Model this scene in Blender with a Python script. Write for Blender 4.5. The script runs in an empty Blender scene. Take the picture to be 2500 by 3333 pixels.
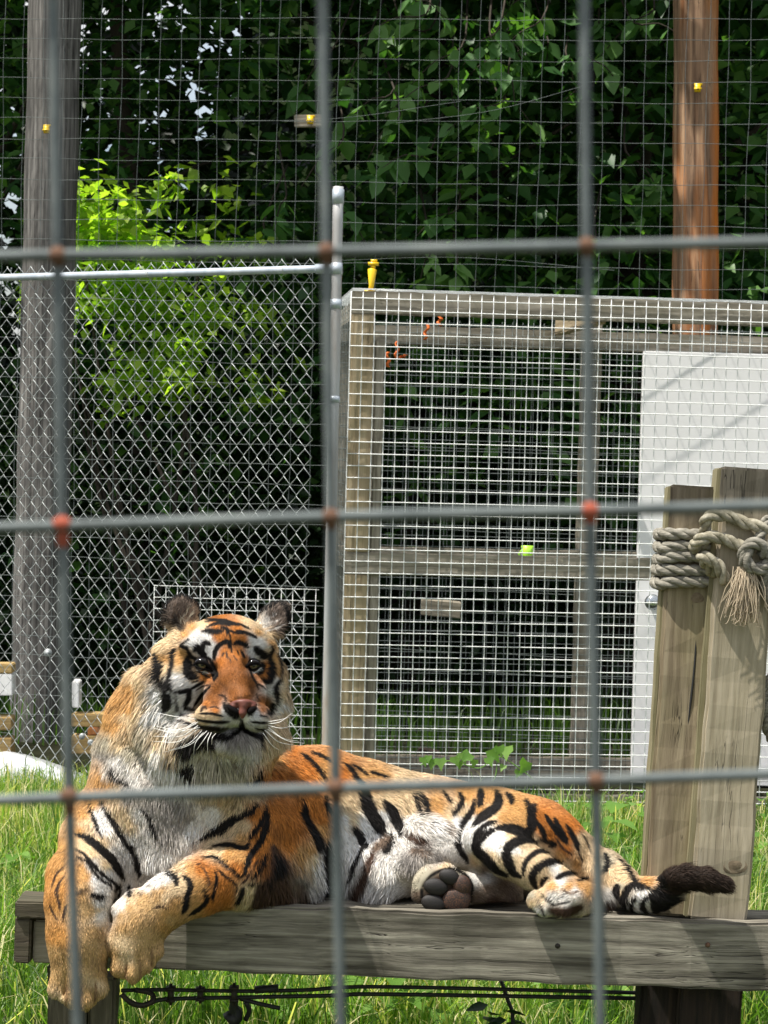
import bpy, bmesh, math, random
import numpy as np
from mathutils import Vector, Matrix

random.seed(11)
rng = np.random.default_rng(11)
SC = bpy.context.scene
COL = SC.collection

# ------------------------------------------------------------------ camera
FPX, CU, CV = 7500.0, 1250.0, 1666.5
PITCH, ROLL = math.radians(1.79), math.radians(1.5)
CAM = np.array([0.0, 0.0, 1.5])
_F = np.array([0, math.cos(PITCH), -math.sin(PITCH)])
_U0 = np.array([0, math.sin(PITCH), math.cos(PITCH)])
_R0 = np.array([1.0, 0, 0])
CR = math.cos(ROLL) * _R0 + math.sin(ROLL) * _U0
CUP = math.cos(ROLL) * _U0 - math.sin(ROLL) * _R0
CF = _F

def P(u, v, d):
    return CAM + d * (CF + (u - CU) / FPX * CR - (v - CV) / FPX * CUP)

def PZ(u, v, z):
    k = (CF + (u - CU) / FPX * CR - (v - CV) / FPX * CUP)
    return CAM + k * ((z - CAM[2]) / k[2])

def proj(p):
    q = np.asarray(p) - CAM
    d = q @ CF
    return CU + FPX * (q @ CR) / d, CV - FPX * (q @ CUP) / d, d

cam_data = bpy.data.cameras.new('camera')
cam = bpy.data.objects.new('camera', cam_data)
COL.objects.link(cam)
m = Matrix(((CR[0], CUP[0], -CF[0], CAM[0]), (CR[1], CUP[1], -CF[1], CAM[1]),
            (CR[2], CUP[2], -CF[2], CAM[2]), (0, 0, 0, 1)))
cam.matrix_world = m
cam_data.sensor_fit = 'VERTICAL'
cam_data.sensor_height = 24.0
cam_data.lens = FPX / 3333.0 * 24.0
cam_data.clip_start = 0.05
cam_data.clip_end = 400
cam_data.dof.use_dof = True
cam_data.dof.focus_distance = 5.3
cam_data.dof.aperture_fstop = cam_data.lens / 4.3      # 4.3 mm pupil
SC.camera = cam

# ------------------------------------------------------------------ sky, sun
SUN = np.array([-0.38, -0.15, 0.90]); SUN /= np.linalg.norm(SUN)
world = bpy.data.worlds.new('World'); SC.world = world
world.use_nodes = True
wn = world.node_tree.nodes; wl = world.node_tree.links
sky = wn.new('ShaderNodeTexSky'); sky.sky_type = 'NISHITA'; sky.sun_disc = False
sky.sun_elevation = math.asin(SUN[2]); sky.sun_rotation = math.atan2(SUN[0], SUN[1])
sky.air_density = 1.0; sky.dust_density = 3.0
wtc = wn.new('ShaderNodeTexCoord'); wmp = wn.new('ShaderNodeMapping'); wmp.inputs['Scale'].default_value = (2.2, 2.2, 5.0)
wnz = wn.new('ShaderNodeTexNoise'); wnz.inputs['Scale'].default_value = 1.3; wnz.inputs['Detail'].default_value = 6
wrp = wn.new('ShaderNodeValToRGB'); wrp.color_ramp.elements[0].position = .38; wrp.color_ramp.elements[1].position = .56
wmx = wn.new('ShaderNodeMix'); wmx.data_type = 'RGBA'; wmx.inputs[7].default_value = (4.9, 4.95, 5.0, 1)      # broken white cloud
wl.new(wtc.outputs['Generated'], wmp.inputs[0]); wl.new(wmp.outputs[0], wnz.inputs['Vector']); wl.new(wnz.outputs[0], wrp.inputs[0])
wl.new(wrp.outputs[0], wmx.inputs[0]); wl.new(sky.outputs[0], wmx.inputs[6]); wl.new(wmx.outputs[2], wn['Background'].inputs[0])
wn['Background'].inputs[1].default_value = 0.115
sun_d = bpy.data.lights.new('sun', 'SUN'); sun_d.energy = 4.3; sun_d.angle = math.radians(0.5)
sun_d.color = (1.0, 0.955, 0.88)
sun = bpy.data.objects.new('sun', sun_d); COL.objects.link(sun)
sun.rotation_euler = Vector(SUN).to_track_quat('Z', 'Y').to_euler()
sun.location = (-3, -3, 8)
SC.view_settings.view_transform = 'Standard'; SC.view_settings.look = 'None'
SC.view_settings.exposure = 0.75; SC.view_settings.gamma = 1.0
SC.view_settings.use_curve_mapping = False
SC.cycles.max_bounces = 6; SC.cycles.transparent_max_bounces = 8

# ------------------------------------------------------------------ helpers
def tag(o, label=None, cat=None, group=None, kind=None):
    if label: o['label'] = label
    if cat: o['category'] = cat
    if group: o['group'] = group
    if kind: o['kind'] = kind
    return o

def mesh_np(name, V, Fc, mat=None, parent=None, smooth=False, attrs=None, tris=None):
    """V (n,3); Fc (m,4) quads and/or tris (k,3)."""
    V = np.ascontiguousarray(V, dtype=np.float32)
    me = bpy.data.meshes.new(name)
    nq = 0 if Fc is None else len(Fc); nt = 0 if tris is None else len(tris)
    me.vertices.add(len(V)); me.vertices.foreach_set('co', V.ravel())
    loops = []
    if nq: loops.append(np.asarray(Fc, dtype=np.int32).ravel())
    if nt: loops.append(np.asarray(tris, dtype=np.int32).ravel())
    loops = np.concatenate(loops)
    me.loops.add(len(loops)); me.loops.foreach_set('vertex_index', loops)
    starts = np.concatenate([np.arange(nq) * 4, nq * 4 + np.arange(nt) * 3]).astype(np.int32)
    me.polygons.add(nq + nt); me.polygons.foreach_set('loop_start', starts)
    if smooth: me.polygons.foreach_set('use_smooth', np.ones(nq + nt, dtype=bool))
    me.update(calc_edges=True)
    if attrs:
        for k, a in attrs.items():
            a = np.asarray(a, dtype=np.float32)
            if a.shape[1] == 4:
                at = me.color_attributes.new(k, 'FLOAT_COLOR', 'POINT'); at.data.foreach_set('color', a.ravel())
            else:
                at = me.attributes.new(k, 'FLOAT_VECTOR', 'POINT'); at.data.foreach_set('vector', a.ravel())
    o = bpy.data.objects.new(name, me); COL.objects.link(o)
    if mat: me.materials.append(mat)
    if parent: o.parent = parent
    return o

def empty(name, loc, label, cat, group=None):
    o = bpy.data.objects.new(name, None); COL.objects.link(o)
    o.location = loc; o.empty_display_size = 0.1
    tag(o, label, cat, group)
    bpy.context.view_layer.update()
    return o

def under(o, par):
    """parent keeping world place"""
    o.parent = par
    o.matrix_parent_inverse = Matrix.Translation(-Vector(par.location))
    return o

class MB:
    def __init__(s): s.V = []; s.Q = []; s.T = []; s.n = 0
    def add(s, V, Q=None, T=None):
        V = np.asarray(V, dtype=float)
        if Q is not None and len(Q): s.Q.append(np.asarray(Q) + s.n)
        if T is not None and len(T): s.T.append(np.asarray(T) + s.n)
        s.V.append(V); s.n += len(V)
    def tube(s, pts, r, sides=6, caps=True):
        pts = np.asarray(pts, dtype=float); n = len(pts)
        r = np.full(n, r) if np.isscalar(r) else np.interp(np.linspace(0, 1, n), np.linspace(0, 1, len(r)), r)
        t = np.gradient(pts, axis=0); t /= np.linalg.norm(t, axis=1)[:, None] + 1e-12
        a = np.array([0, 0, 1.0]) if abs(t[0][2]) < 0.9 else np.array([1.0, 0, 0])
        nn = np.cross(t[0], a); nn /= np.linalg.norm(nn)
        ang = np.arange(sides) * 2 * math.pi / sides
        V = np.zeros((n, sides, 3))
        for i in range(n):
            nn = nn - t[i] * (nn @ t[i]); nn /= np.linalg.norm(nn) + 1e-12
            b = np.cross(t[i], nn)
            V[i] = pts[i] + r[i] * (np.cos(ang)[:, None] * nn + np.sin(ang)[:, None] * b)
        i, j = np.meshgrid(np.arange(n - 1), np.arange(sides), indexing='ij')
        j2 = (j + 1) % sides
        Q = np.stack([i * sides + j, i * sides + j2, (i + 1) * sides + j2, (i + 1) * sides + j], -1).reshape(-1, 4)
        V = V.reshape(-1, 3); T = None
        if caps:
            V = np.vstack([V, pts[0], pts[-1]]); k = n * sides
            jj = np.arange(sides); j2 = (jj + 1) % sides
            T = np.vstack([np.stack([np.full(sides, k), j2, jj], -1),
                           np.stack([np.full(sides, k + 1), (n - 1) * sides + jj, (n - 1) * sides + j2], -1)])
        s.add(V, Q, T)
    def box(s, c, ax, h):
        """c centre, ax 3x3 rows axes, h half sizes"""
        S = np.array([[x, y, z] for x in (-1, 1) for y in (-1, 1) for z in (-1, 1)], dtype=float)
        V = np.asarray(c) + (S * np.asarray(h)) @ np.asarray(ax)
        s.add(V, [[0, 1, 3, 2], [4, 6, 7, 5], [0, 4, 5, 1], [2, 3, 7, 6], [0, 2, 6, 4], [1, 5, 7, 3]])
    def build(s, name, mat, parent=None, smooth=False):
        V = np.vstack(s.V)
        Q = np.vstack(s.Q) if s.Q else None
        T = np.vstack(s.T) if s.T else None
        o = mesh_np(name, V, Q, mat, None, smooth, None, T)
        if parent is not None: under(o, parent)
        return o

def spline(pts, n):
    """Catmull-Rom through pts, n samples in all"""
    p = np.asarray(pts, dtype=float); k = len(p)
    q = np.vstack([2 * p[0] - p[1], p, 2 * p[-1] - p[-2]])
    t = np.linspace(0, k - 1 - 1e-9, n); i = t.astype(int); f = (t - i)[:, None]
    a, b, c, d = q[i], q[i + 1], q[i + 2], q[i + 3]
    return 0.5 * (2 * b + (c - a) * f + (2 * a - 5 * b + 4 * c - d) * f ** 2 + (3 * b - a - 3 * c + d) * f ** 3)

# ------------------------------------------------------------------ materials
def mat_new(name, rough=0.7, col=(0.5, 0.5, 0.5), metal=0.0, spec=0.5):
    m = bpy.data.materials.new(name); m.use_nodes = True
    b = m.node_tree.nodes['Principled BSDF']
    b.inputs['Base Color'].default_value = (*col, 1); b.inputs['Roughness'].default_value = rough
    b.inputs['Metallic'].default_value = metal; b.inputs['Specular IOR Level'].default_value = spec
    return m

def nd(m, t, **kw):
    n = m.node_tree.nodes.new(t)
    for k, v in kw.items(): setattr(n, k, v)
    return n

def ramp(m, stops):
    r = nd(m, 'ShaderNodeValToRGB'); e = r.color_ramp.elements
    while len(e) < len(stops): e.new(0.5)
    for el, (p, c) in zip(e, stops):
        el.position = p; el.color = (*c, 1)
    return r

def noise_mat(name, stops, scale=5, stretch=(1, 1, 1), rough=0.7, bump=0.3, bdist=0.004, detail=8, coord='Object', metal=0, spec=0.4, distort=0.0):
    m = mat_new(name, rough, metal=metal, spec=spec); L = m.node_tree.links
    tc = nd(m, 'ShaderNodeTexCoord'); mp = nd(m, 'ShaderNodeMapping'); mp.inputs['Scale'].default_value = stretch
    L.new(tc.outputs[coord], mp.inputs[0])
    nz = nd(m, 'ShaderNodeTexNoise'); nz.inputs['Scale'].default_value = scale; nz.inputs['Detail'].default_value = detail
    nz.inputs['Distortion'].default_value = distort; nz.inputs['Roughness'].default_value = 0.62
    L.new(mp.outputs[0], nz.inputs['Vector'])
    r = ramp(m, stops); L.new(nz.outputs[0], r.inputs[0])
    b = m.node_tree.nodes['Principled BSDF']; L.new(r.outputs[0], b.inputs['Base Color'])
    bp = nd(m, 'ShaderNodeBump'); bp.inputs['Strength'].default_value = bump; bp.inputs['Distance'].default_value = bdist
    L.new(nz.outputs[0], bp.inputs['Height']); L.new(bp.outputs[0], b.inputs['Normal'])
    return m

def wood_mat(name, light, mid, dark, stain=(0.08, 0.09, 0.05), stain_amt=0.35, grain=1.0, crack=0.5, axis=0, warp=2.2, blotch=(5, 14), topdark=None):
    """weathered timber, grain along local axis (0 = X, 2 = Z)"""
    m = mat_new(name, 0.82, spec=0.25); L = m.node_tree.links
    tc = nd(m, 'ShaderNodeTexCoord'); oi = nd(m, 'ShaderNodeObjectInfo')
    add = nd(m, 'ShaderNodeVectorMath', operation='ADD')
    mul = nd(m, 'ShaderNodeMath', operation='MULTIPLY'); mul.inputs[1].default_value = 37.0
    L.new(oi.outputs['Random'], mul.inputs[0]); L.new(tc.outputs['Object'], add.inputs[0]); L.new(mul.outputs[0], add.inputs[1])
    def mapped(s_along, s_across):
        mp = nd(m, 'ShaderNodeMapping')
        sc = [s_across] * 3; sc[axis] = s_along
        mp.inputs['Scale'].default_value = sc; L.new(add.outputs[0], mp.inputs[0]); return mp
    # warp so the grain waves round knots
    w = nd(m, 'ShaderNodeTexNoise'); w.inputs['Scale'].default_value = 1; w.inputs['Detail'].default_value = 2
    L.new(mapped(3.5, 9).outputs[0], w.inputs['Vector'])
    ws = nd(m, 'ShaderNodeVectorMath', operation='SCALE'); ws.inputs['Scale'].default_value = warp
    L.new(w.outputs['Color'], ws.inputs[0])
    g = mapped(2.2 * grain, 75 * grain)
    ga = nd(m, 'ShaderNodeVectorMath', operation='ADD'); L.new(g.outputs[0], ga.inputs[0]); L.new(ws.outputs[0], ga.inputs[1])
    n1 = nd(m, 'ShaderNodeTexNoise'); n1.inputs['Scale'].default_value = 1; n1.inputs['Detail'].default_value = 7; n1.inputs['Roughness'].default_value = 0.65
    L.new(ga.outputs[0], n1.inputs['Vector'])
    r1 = ramp(m, [(0.28, dark), (0.5, mid), (0.72, light)]); L.new(n1.outputs[0], r1.inputs[0])
    # blotchy weathering
    n2 = nd(m, 'ShaderNodeTexNoise'); n2.inputs['Scale'].default_value = 1; n2.inputs['Detail'].default_value = 5
    L.new(mapped(*blotch).outputs[0], n2.inputs['Vector'])
    r2 = ramp(m, [(0.42, (0, 0, 0)), (0.68, (1, 1, 1))]); L.new(n2.outputs[0], r2.inputs[0])
    ms = nd(m, 'ShaderNodeMath', operation='MULTIPLY'); ms.inputs[1].default_value = stain_amt; L.new(r2.outputs[0], ms.inputs[0])
    mx = nd(m, 'ShaderNodeMix', data_type='RGBA'); L.new(ms.outputs[0], mx.inputs[0])
    L.new(r1.outputs[0], mx.inputs[6]); mx.inputs[7].default_value = (*stain, 1)
    # drying cracks
    gc = mapped(0.55, 55)
    gca = nd(m, 'ShaderNodeVectorMath', operation='ADD'); L.new(gc.outputs[0], gca.inputs[0]); L.new(ws.outputs[0], gca.inputs[1])
    n3 = nd(m, 'ShaderNodeTexNoise'); n3.inputs['Scale'].default_value = 1; n3.inputs['Detail'].default_value = 3
    L.new(gca.outputs[0], n3.inputs['Vector'])
    r3 = ramp(m, [(0.488, (0, 0, 0)), (0.5, (1, 1, 1)), (0.512, (0, 0, 0))]); L.new(n3.outputs[0], r3.inputs[0])
    n4 = nd(m, 'ShaderNodeTexNoise'); n4.inputs['Scale'].default_value = 1; n4.inputs['Detail'].default_value = 1
    L.new(mapped(4, 10).outputs[0], n4.inputs['Vector'])
    r4 = ramp(m, [(0.5, (0, 0, 0)), (0.58, (1, 1, 1))]); L.new(n4.outputs[0], r4.inputs[0])
    mc = nd(m, 'ShaderNodeMath', operation='MULTIPLY'); L.new(r3.outputs[0], mc.inputs[0]); L.new(r4.outputs[0], mc.inputs[1])
    mc2 = nd(m, 'ShaderNodeMath', operation='MULTIPLY'); L.new(mc.outputs[0], mc2.inputs[0]); mc2.inputs[1].default_value = crack
    mx2 = nd(m, 'ShaderNodeMix', data_type='RGBA'); L.new(mc2.outputs[0], mx2.inputs[0]); L.new(mx.outputs[2], mx2.inputs[6])
    mx2.inputs[7].default_value = (0.012, 0.01, 0.008, 1)
    b = m.node_tree.nodes['Principled BSDF']; last = mx2.outputs[2]
    if topdark is not None:
        sx = nd(m, 'ShaderNodeSeparateXYZ'); L.new(tc.outputs['Object'], sx.inputs[0])
        an = nd(m, 'ShaderNodeMath', operation='MULTIPLY_ADD'); L.new(n2.outputs[0], an.inputs[0]); an.inputs[1].default_value = .10; L.new(sx.outputs[0], an.inputs[2])
        mr_ = nd(m, 'ShaderNodeMapRange'); L.new(an.outputs[0], mr_.inputs[0]); mr_.inputs[1].default_value = topdark - .07; mr_.inputs[2].default_value = topdark - .02; mr_.inputs[3].default_value = 0; mr_.inputs[4].default_value = .95
        mx3 = nd(m, 'ShaderNodeMix', data_type='RGBA', blend_type='MULTIPLY'); L.new(mr_.outputs[0], mx3.inputs[0]); L.new(last, mx3.inputs[6]); mx3.inputs[7].default_value = (.26, .27, .29, 1); last = mx3.outputs[2]
    L.new(last, b.inputs['Base Color'])
    sub = nd(m, 'ShaderNodeMath', operation='SUBTRACT'); L.new(n1.outputs[0], sub.inputs[0]); L.new(mc2.outputs[0], sub.inputs[1])
    bp = nd(m, 'ShaderNodeBump'); bp.inputs['Strength'].default_value = 0.6; bp.inputs['Distance'].default_value = 0.003
    L.new(sub.outputs[0], bp.inputs['Height']); L.new(bp.outputs[0], b.inputs['Normal'])
    return m

M = {}
M['rim'] = wood_mat('weathered_board', (0.44, 0.41, 0.33), (0.215, 0.195, 0.155), (0.035, 0.03, 0.023), stain=(0.035, 0.03, 0.02), stain_amt=0.75, crack=1.0, warp=1.1, blotch=(4, 22))
M['post'] = wood_mat('square_post_wood', (0.40, 0.33, 0.22), (0.27, 0.215, 0.135), (0.13, 0.095, 0.055), stain=(0.15, 0.14, 0.045), stain_amt=0.3, crack=0.9)
M['post2'] = wood_mat('square_post_wood_pale', (0.52, 0.45, 0.33), (0.38, 0.325, 0.235), (0.22, 0.18, 0.12), stain=(0.24, 0.21, 0.12), stain_amt=0.3, crack=0.8)
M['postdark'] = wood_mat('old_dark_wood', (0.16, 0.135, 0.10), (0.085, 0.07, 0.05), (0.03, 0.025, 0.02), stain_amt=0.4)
M['legdark'] = wood_mat('shade_dark_leg_wood', (0.055, 0.035, 0.022), (0.022, 0.014, 0.010), (0.006, 0.005, 0.004), stain=(0.005, 0.005, 0.004), stain_amt=0.6)  # shade under the platform put into the leg colour
M['cagewood'] = wood_mat('cage_timber', (0.50, 0.42, 0.29), (0.38, 0.30, 0.19), (0.22, 0.165, 0.10), stain=(0.20, 0.18, 0.09), stain_amt=0.4, crack=0.6)
M['cagegrey'] = wood_mat('grey_cage_timber', (0.42, 0.38, 0.32), (0.28, 0.25, 0.20), (0.13, 0.11, 0.085), stain=(0.12, 0.11, 0.06), stain_amt=0.4)
M['tan'] = wood_mat('tan_timber', (0.55, 0.40, 0.19), (0.45, 0.31, 0.13), (0.28, 0.18, 0.07), stain_amt=0.2)
M['polegrey'] = wood_mat('grey_pole_wood', (0.34, 0.325, 0.30), (0.14, 0.132, 0.122), (0.018, 0.017, 0.016), stain=(0.045, 0.042, 0.04), stain_amt=0.5, crack=1.0, axis=2, grain=1.0, warp=.8)
M['poleorange'] = wood_mat('orange_pole_wood', (0.52, 0.34, 0.20), (0.27, 0.165, 0.10), (0.05, 0.028, 0.018), stain=(0.52, 0.155, 0.018), stain_amt=1.0, crack=1.0, axis=2, grain=0.55, warp=1.0, blotch=(0.9, 9))
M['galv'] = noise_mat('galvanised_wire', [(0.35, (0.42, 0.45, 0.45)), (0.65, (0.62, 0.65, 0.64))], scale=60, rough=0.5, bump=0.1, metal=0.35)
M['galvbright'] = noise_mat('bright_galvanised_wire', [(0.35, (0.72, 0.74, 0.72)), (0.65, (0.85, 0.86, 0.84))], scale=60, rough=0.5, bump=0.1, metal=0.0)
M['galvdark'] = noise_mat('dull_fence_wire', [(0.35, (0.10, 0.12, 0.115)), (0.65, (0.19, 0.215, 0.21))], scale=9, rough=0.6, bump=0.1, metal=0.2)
M['pipe'] = noise_mat('galvanised_pipe', [(0.3, (0.36, 0.42, 0.48)), (0.55, (0.50, 0.55, 0.60)), (0.75, (0.62, 0.66, 0.70))], scale=14, stretch=(1, 1, 0.3), rough=0.45, bump=0.1, metal=0.3)
M['piperust'] = noise_mat('rusty_galvanised_pipe', [(0.3, (0.30, 0.20, 0.13)), (0.45, (0.42, 0.40, 0.38)), (0.7, (0.52, 0.55, 0.57))], scale=9, stretch=(1, 1, 0.25), rough=0.5, bump=0.1, metal=0.2)
M['cagewire'] = noise_mat('near_grey_wire', [(0.3, (0.075, 0.088, 0.086)), (0.5, (0.12, 0.14, 0.138)), (0.7, (0.165, 0.185, 0.175))], scale=40, rough=0.55, bump=0.2, metal=0.3, bdist=0.0005)
M['rust'] = noise_mat('rusted_weld', [(0.3, (0.085, 0.045, 0.028)), (0.7, (0.16, 0.085, 0.05))], scale=120, rough=0.9, bump=0.4, bdist=0.0005)
M['rustred'] = noise_mat('orange_rusted_weld', [(0.3, (0.26, 0.055, 0.03)), (0.7, (0.36, 0.09, 0.05))], scale=120, rough=0.9, bump=0.4, bdist=0.0005)
M['yellow'] = mat_new('yellow_plastic', 0.35, (0.85, 0.55, 0.01))
M['lime'] = mat_new('lime_plastic', 0.4, (0.42, 0.80, 0.05))
M['orange'] = mat_new('orange_tape', 0.6, (0.75, 0.16, 0.02))
M['white'] = noise_mat('white_painted_panel', [(0.30, (0.78, 0.76, 0.75)), (0.45, (0.88, 0.87, 0.86)), (0.7, (0.93, 0.92, 0.92))], scale=2.2, rough=0.45, bump=0.05)
M['tarp'] = noise_mat('white_plastic_sheet', [(0.35, (0.66, 0.68, 0.70)), (0.7, (0.80, 0.81, 0.83))], scale=5, rough=0.4, bump=0.2)
M['grey'] = noise_mat('grey_stone', [(0.35, (0.30, 0.29, 0.27)), (0.7, (0.42, 0.41, 0.38))], scale=20, rough=0.9, bump=0.3)
M['black'] = mat_new('black_rubber', 0.6, (0.012, 0.012, 0.012))
M['blackmetal'] = noise_mat('dark_steel', [(0.35, (0.02, 0.018, 0.016)), (0.7, (0.06, 0.045, 0.035))], scale=50, rough=0.6, bump=0.3, metal=0.4)
M['chrome'] = mat_new('polished_metal', 0.25, (0.55, 0.58, 0.6), metal=0.9)
M['rope'] = noise_mat('weathered_rope', [(0.3, (0.10, 0.092, 0.075)), (0.5, (0.22, 0.205, 0.165)), (0.72, (0.38, 0.355, 0.30))], scale=70, stretch=(.6, 1, 2.2), rough=0.95, bump=1.0, bdist=0.003)
M['ropegold'] = noise_mat('yellowed_rope', [(0.3, (0.14, 0.125, 0.085)), (0.5, (0.28, 0.255, 0.185)), (0.72, (0.44, 0.41, 0.33))], scale=60, rough=0.95, bump=1.0, bdist=0.003)
M['olive'] = noise_mat('algae_stained_edge', [(0.3, (0.14, 0.125, 0.06)), (0.7, (0.25, 0.22, 0.13))], scale=12, stretch=(.3, 1, 1), rough=0.9, bump=0.3)
M['hemp'] = mat_new('frayed_fibre', 0.8, (0.55, 0.45, 0.32))

def leaf_mat(name, stops, trans=0.35, scale=3.0, spec=0.35, rough=0.45):
    m = mat_new(name, rough, spec=spec); L = m.node_tree.links
    at = nd(m, 'ShaderNodeAttribute'); at.attribute_name = 'col'
    r = ramp(m, stops); sep = nd(m, 'ShaderNodeSeparateColor'); L.new(at.outputs['Color'], sep.inputs[0])
    L.new(sep.outputs[0], r.inputs[0])
    b = m.node_tree.nodes['Principled BSDF']; L.new(r.outputs[0], b.inputs['Base Color'])
    tr = nd(m, 'ShaderNodeBsdfTranslucent')
    mm = nd(m, 'ShaderNodeMix', data_type='RGBA', blend_type='MULTIPLY'); mm.inputs[0].default_value = 1
    L.new(r.outputs[0], mm.inputs[6]); mm.inputs[7].default_value = (1.9, 2.2, 0.7, 1)
    L.new(mm.outputs[2], tr.inputs[0])
    mx = nd(m, 'ShaderNodeMixShader'); mx.inputs[0].default_value = trans
    L.new(b.outputs[0], mx.inputs[1]); L.new(tr.outputs[0], mx.inputs[2])
    L.new(mx.outputs[0], m.node_tree.nodes['Material Output'].inputs['Surface'])
    return m
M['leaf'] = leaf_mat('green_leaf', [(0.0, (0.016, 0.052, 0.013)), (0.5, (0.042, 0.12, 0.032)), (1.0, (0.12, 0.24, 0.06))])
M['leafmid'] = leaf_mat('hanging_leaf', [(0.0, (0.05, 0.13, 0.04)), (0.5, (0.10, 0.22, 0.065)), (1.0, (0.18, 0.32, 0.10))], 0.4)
M['leafdark'] = leaf_mat('deep_shade_leaf', [(0.0, (0.008, 0.022, 0.007)), (1.0, (0.022, 0.05, 0.015))], 0.2)  # dimness of the shaded wood put into the leaf colour
M['leaflit'] = leaf_mat('sunlit_yellow_green_leaf', [(0.0, (0.13, 0.22, 0.025)), (0.5, (0.24, 0.36, 0.04)), (1.0, (0.42, 0.54, 0.09))], 0.55)  # sunlight through the bush put into its leaf colour
M['grass'] = leaf_mat('grass_blade', [(0.0, (0.04, 0.085, 0.015)), (0.45, (0.11, 0.21, 0.035)), (0.8, (0.24, 0.36, 0.08)), (1.0, (0.62, 0.54, 0.32))], 0.4)
M['weed'] = leaf_mat('weed_leaf', [(0.0, (0.07, 0.15, 0.025)), (0.5, (0.12, 0.24, 0.04)), (1.0, (0.20, 0.34, 0.08))], 0.4)
M['bark'] = noise_mat('dark_bark', [(0.3, (0.02, 0.016, 0.012)), (0.7, (0.07, 0.055, 0.04))], scale=12, stretch=(1, 1, 0.2), rough=0.9, bump=0.8, bdist=0.02)
M['litter'] = noise_mat('dark_leaf_litter', [(0.3, (0.012, 0.014, 0.008)), (0.7, (0.03, 0.03, 0.018))], scale=9, rough=1.0, bump=0.6, bdist=0.02, spec=0.0)
M['soil'] = noise_mat('turf_soil', [(0.3, (0.02, 0.03, 0.01)), (0.5, (0.045, 0.055, 0.02)), (0.75, (0.11, 0.095, 0.045))], scale=6, rough=0.95, bump=0.5, bdist=0.02)
M['added_bank'] = noise_mat('added_dark_bank', [(0.3, (0.008, 0.014, 0.006)), (0.7, (0.02, 0.03, 0.012))], scale=3, rough=1.0, bump=0.5, bdist=0.05, spec=0.0)  # dark ground of the added rise

def rough_box(L, T, H, seg=0.06, jit=0.0012, bev=0.004, seed=0):
    """board mesh: length L on X, thickness T on Y, height H on Z, worn edges"""
    bm = bmesh.new(); bmesh.ops.create_cube(bm, size=1.0)
    for v in bm.verts: v.co = Vector((v.co.x * L, v.co.y * T, v.co.z * H))
    bmesh.ops.bevel(bm, geom=list(bm.edges), offset=min(bev, T * 0.3, H * 0.3), segments=2, affect='EDGES')
    n = max(1, int(L / seg))
    for k in range(1, n):
        x = -L / 2 + L * k / n
        bmesh.ops.bisect_plane(bm, geom=list(bm.verts) + list(bm.edges) + list(bm.faces), plane_co=(x, 0, 0), plane_no=(1, 0, 0))
    rr = random.Random(seed)
    ph = [rr.uniform(0, 6.28) for _ in range(6)]
    for v in bm.verts:
        x = v.co.x
        v.co.y += jit * math.sin(x * 23 + ph[0] + v.co.z * 40) + jit * 0.6 * math.sin(x * 61 + ph[1])
        v.co.z += jit * math.sin(x * 19 + ph[2] + v.co.y * 40) + jit * 0.8 * math.sin(x * 47 + ph[3]) + rr.uniform(-jit, jit) * 0.3
    return bm

def board(name, A, B, T, H, mat, parent=None, up=(0, 0, 1), seed=0, jit=0.0012, bev=0.004, seg=0.06):
    """plank from A to B (centre line); H along `up`, T across"""
    A = Vector(A); B = Vector(B); x = (B - A); L = x.length; x.normalize()
    z = Vector(up) - x * x.dot(Vector(up)); z.normalize(); y = z.cross(x)
    bm = rough_box(L, T, H, seg, jit, bev, seed)
    me = bpy.data.meshes.new(name); bm.to_mesh(me); bm.free(); me.materials.append(mat)
    for p in me.polygons: p.use_smooth = False
    o = bpy.data.objects.new(name, me); COL.objects.link(o)
    mw = Matrix(((x.x, y.x, z.x, 0), (x.y, y.y, z.y, 0), (x.z, y.z, z.z, 0), (0, 0, 0, 1)))
    mw.translation = (A + B) / 2
    if parent is not None:
        o.parent = parent
        o.matrix_local = Matrix.Translation(-Vector(parent.location)) @ mw
    else:
        o.matrix_world = mw
    return o

# ================================================================== ground and far setting
def sheet(name, x0, x1, y0, y1, nx, ny, zf, mat):
    X, Y = np.meshgrid(np.linspace(x0, x1, nx), np.linspace(y0, y1, ny))
    Z = zf(X, Y)
    V = np.stack([X, Y, Z], -1).reshape(-1, 3)
    i, j = np.meshgrid(np.arange(ny - 1), np.arange(nx - 1), indexing='ij')
    a = i * nx + j
    Q = np.stack([a, a + 1, a + nx + 1, a + nx], -1).reshape(-1, 4)
    o = mesh_np(name, V, Q, mat, smooth=True); tag(o, kind='structure'); return o

def backdropz(X, Y):  # added rise that blocks the sky and darkens the view behind the trees
    t = np.clip((Y - 19) / 9, 0, 1); s = t * t * (3 - 2 * t)
    left = np.clip((X + 2.2 + 0.06 * (Y - 19)) / 2.0, 0, 1)
    return s * (2.0 + 9.0 * left) + 0.25 * np.sin(X * 1.3 + Y) * t
def groundz(X, Y):
    return 0.012 * np.sin(X * 3.1) * np.cos(Y * 2.3) + backdropz(X, Y) - 0.01
g0 = sheet('ground', -60, 60, -20, 90, 121, 221, lambda X, Y: groundz(X, Y) * (np.abs(X) < 60), M['soil'])
g0.data.materials.append(M['added_bank']); g0.data.materials.append(M['litter'])
for p in g0.data.polygons:
    if p.center.y > 12.2: p.material_index = 1
    elif p.center.y > 9.0: p.material_index = 2

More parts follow.
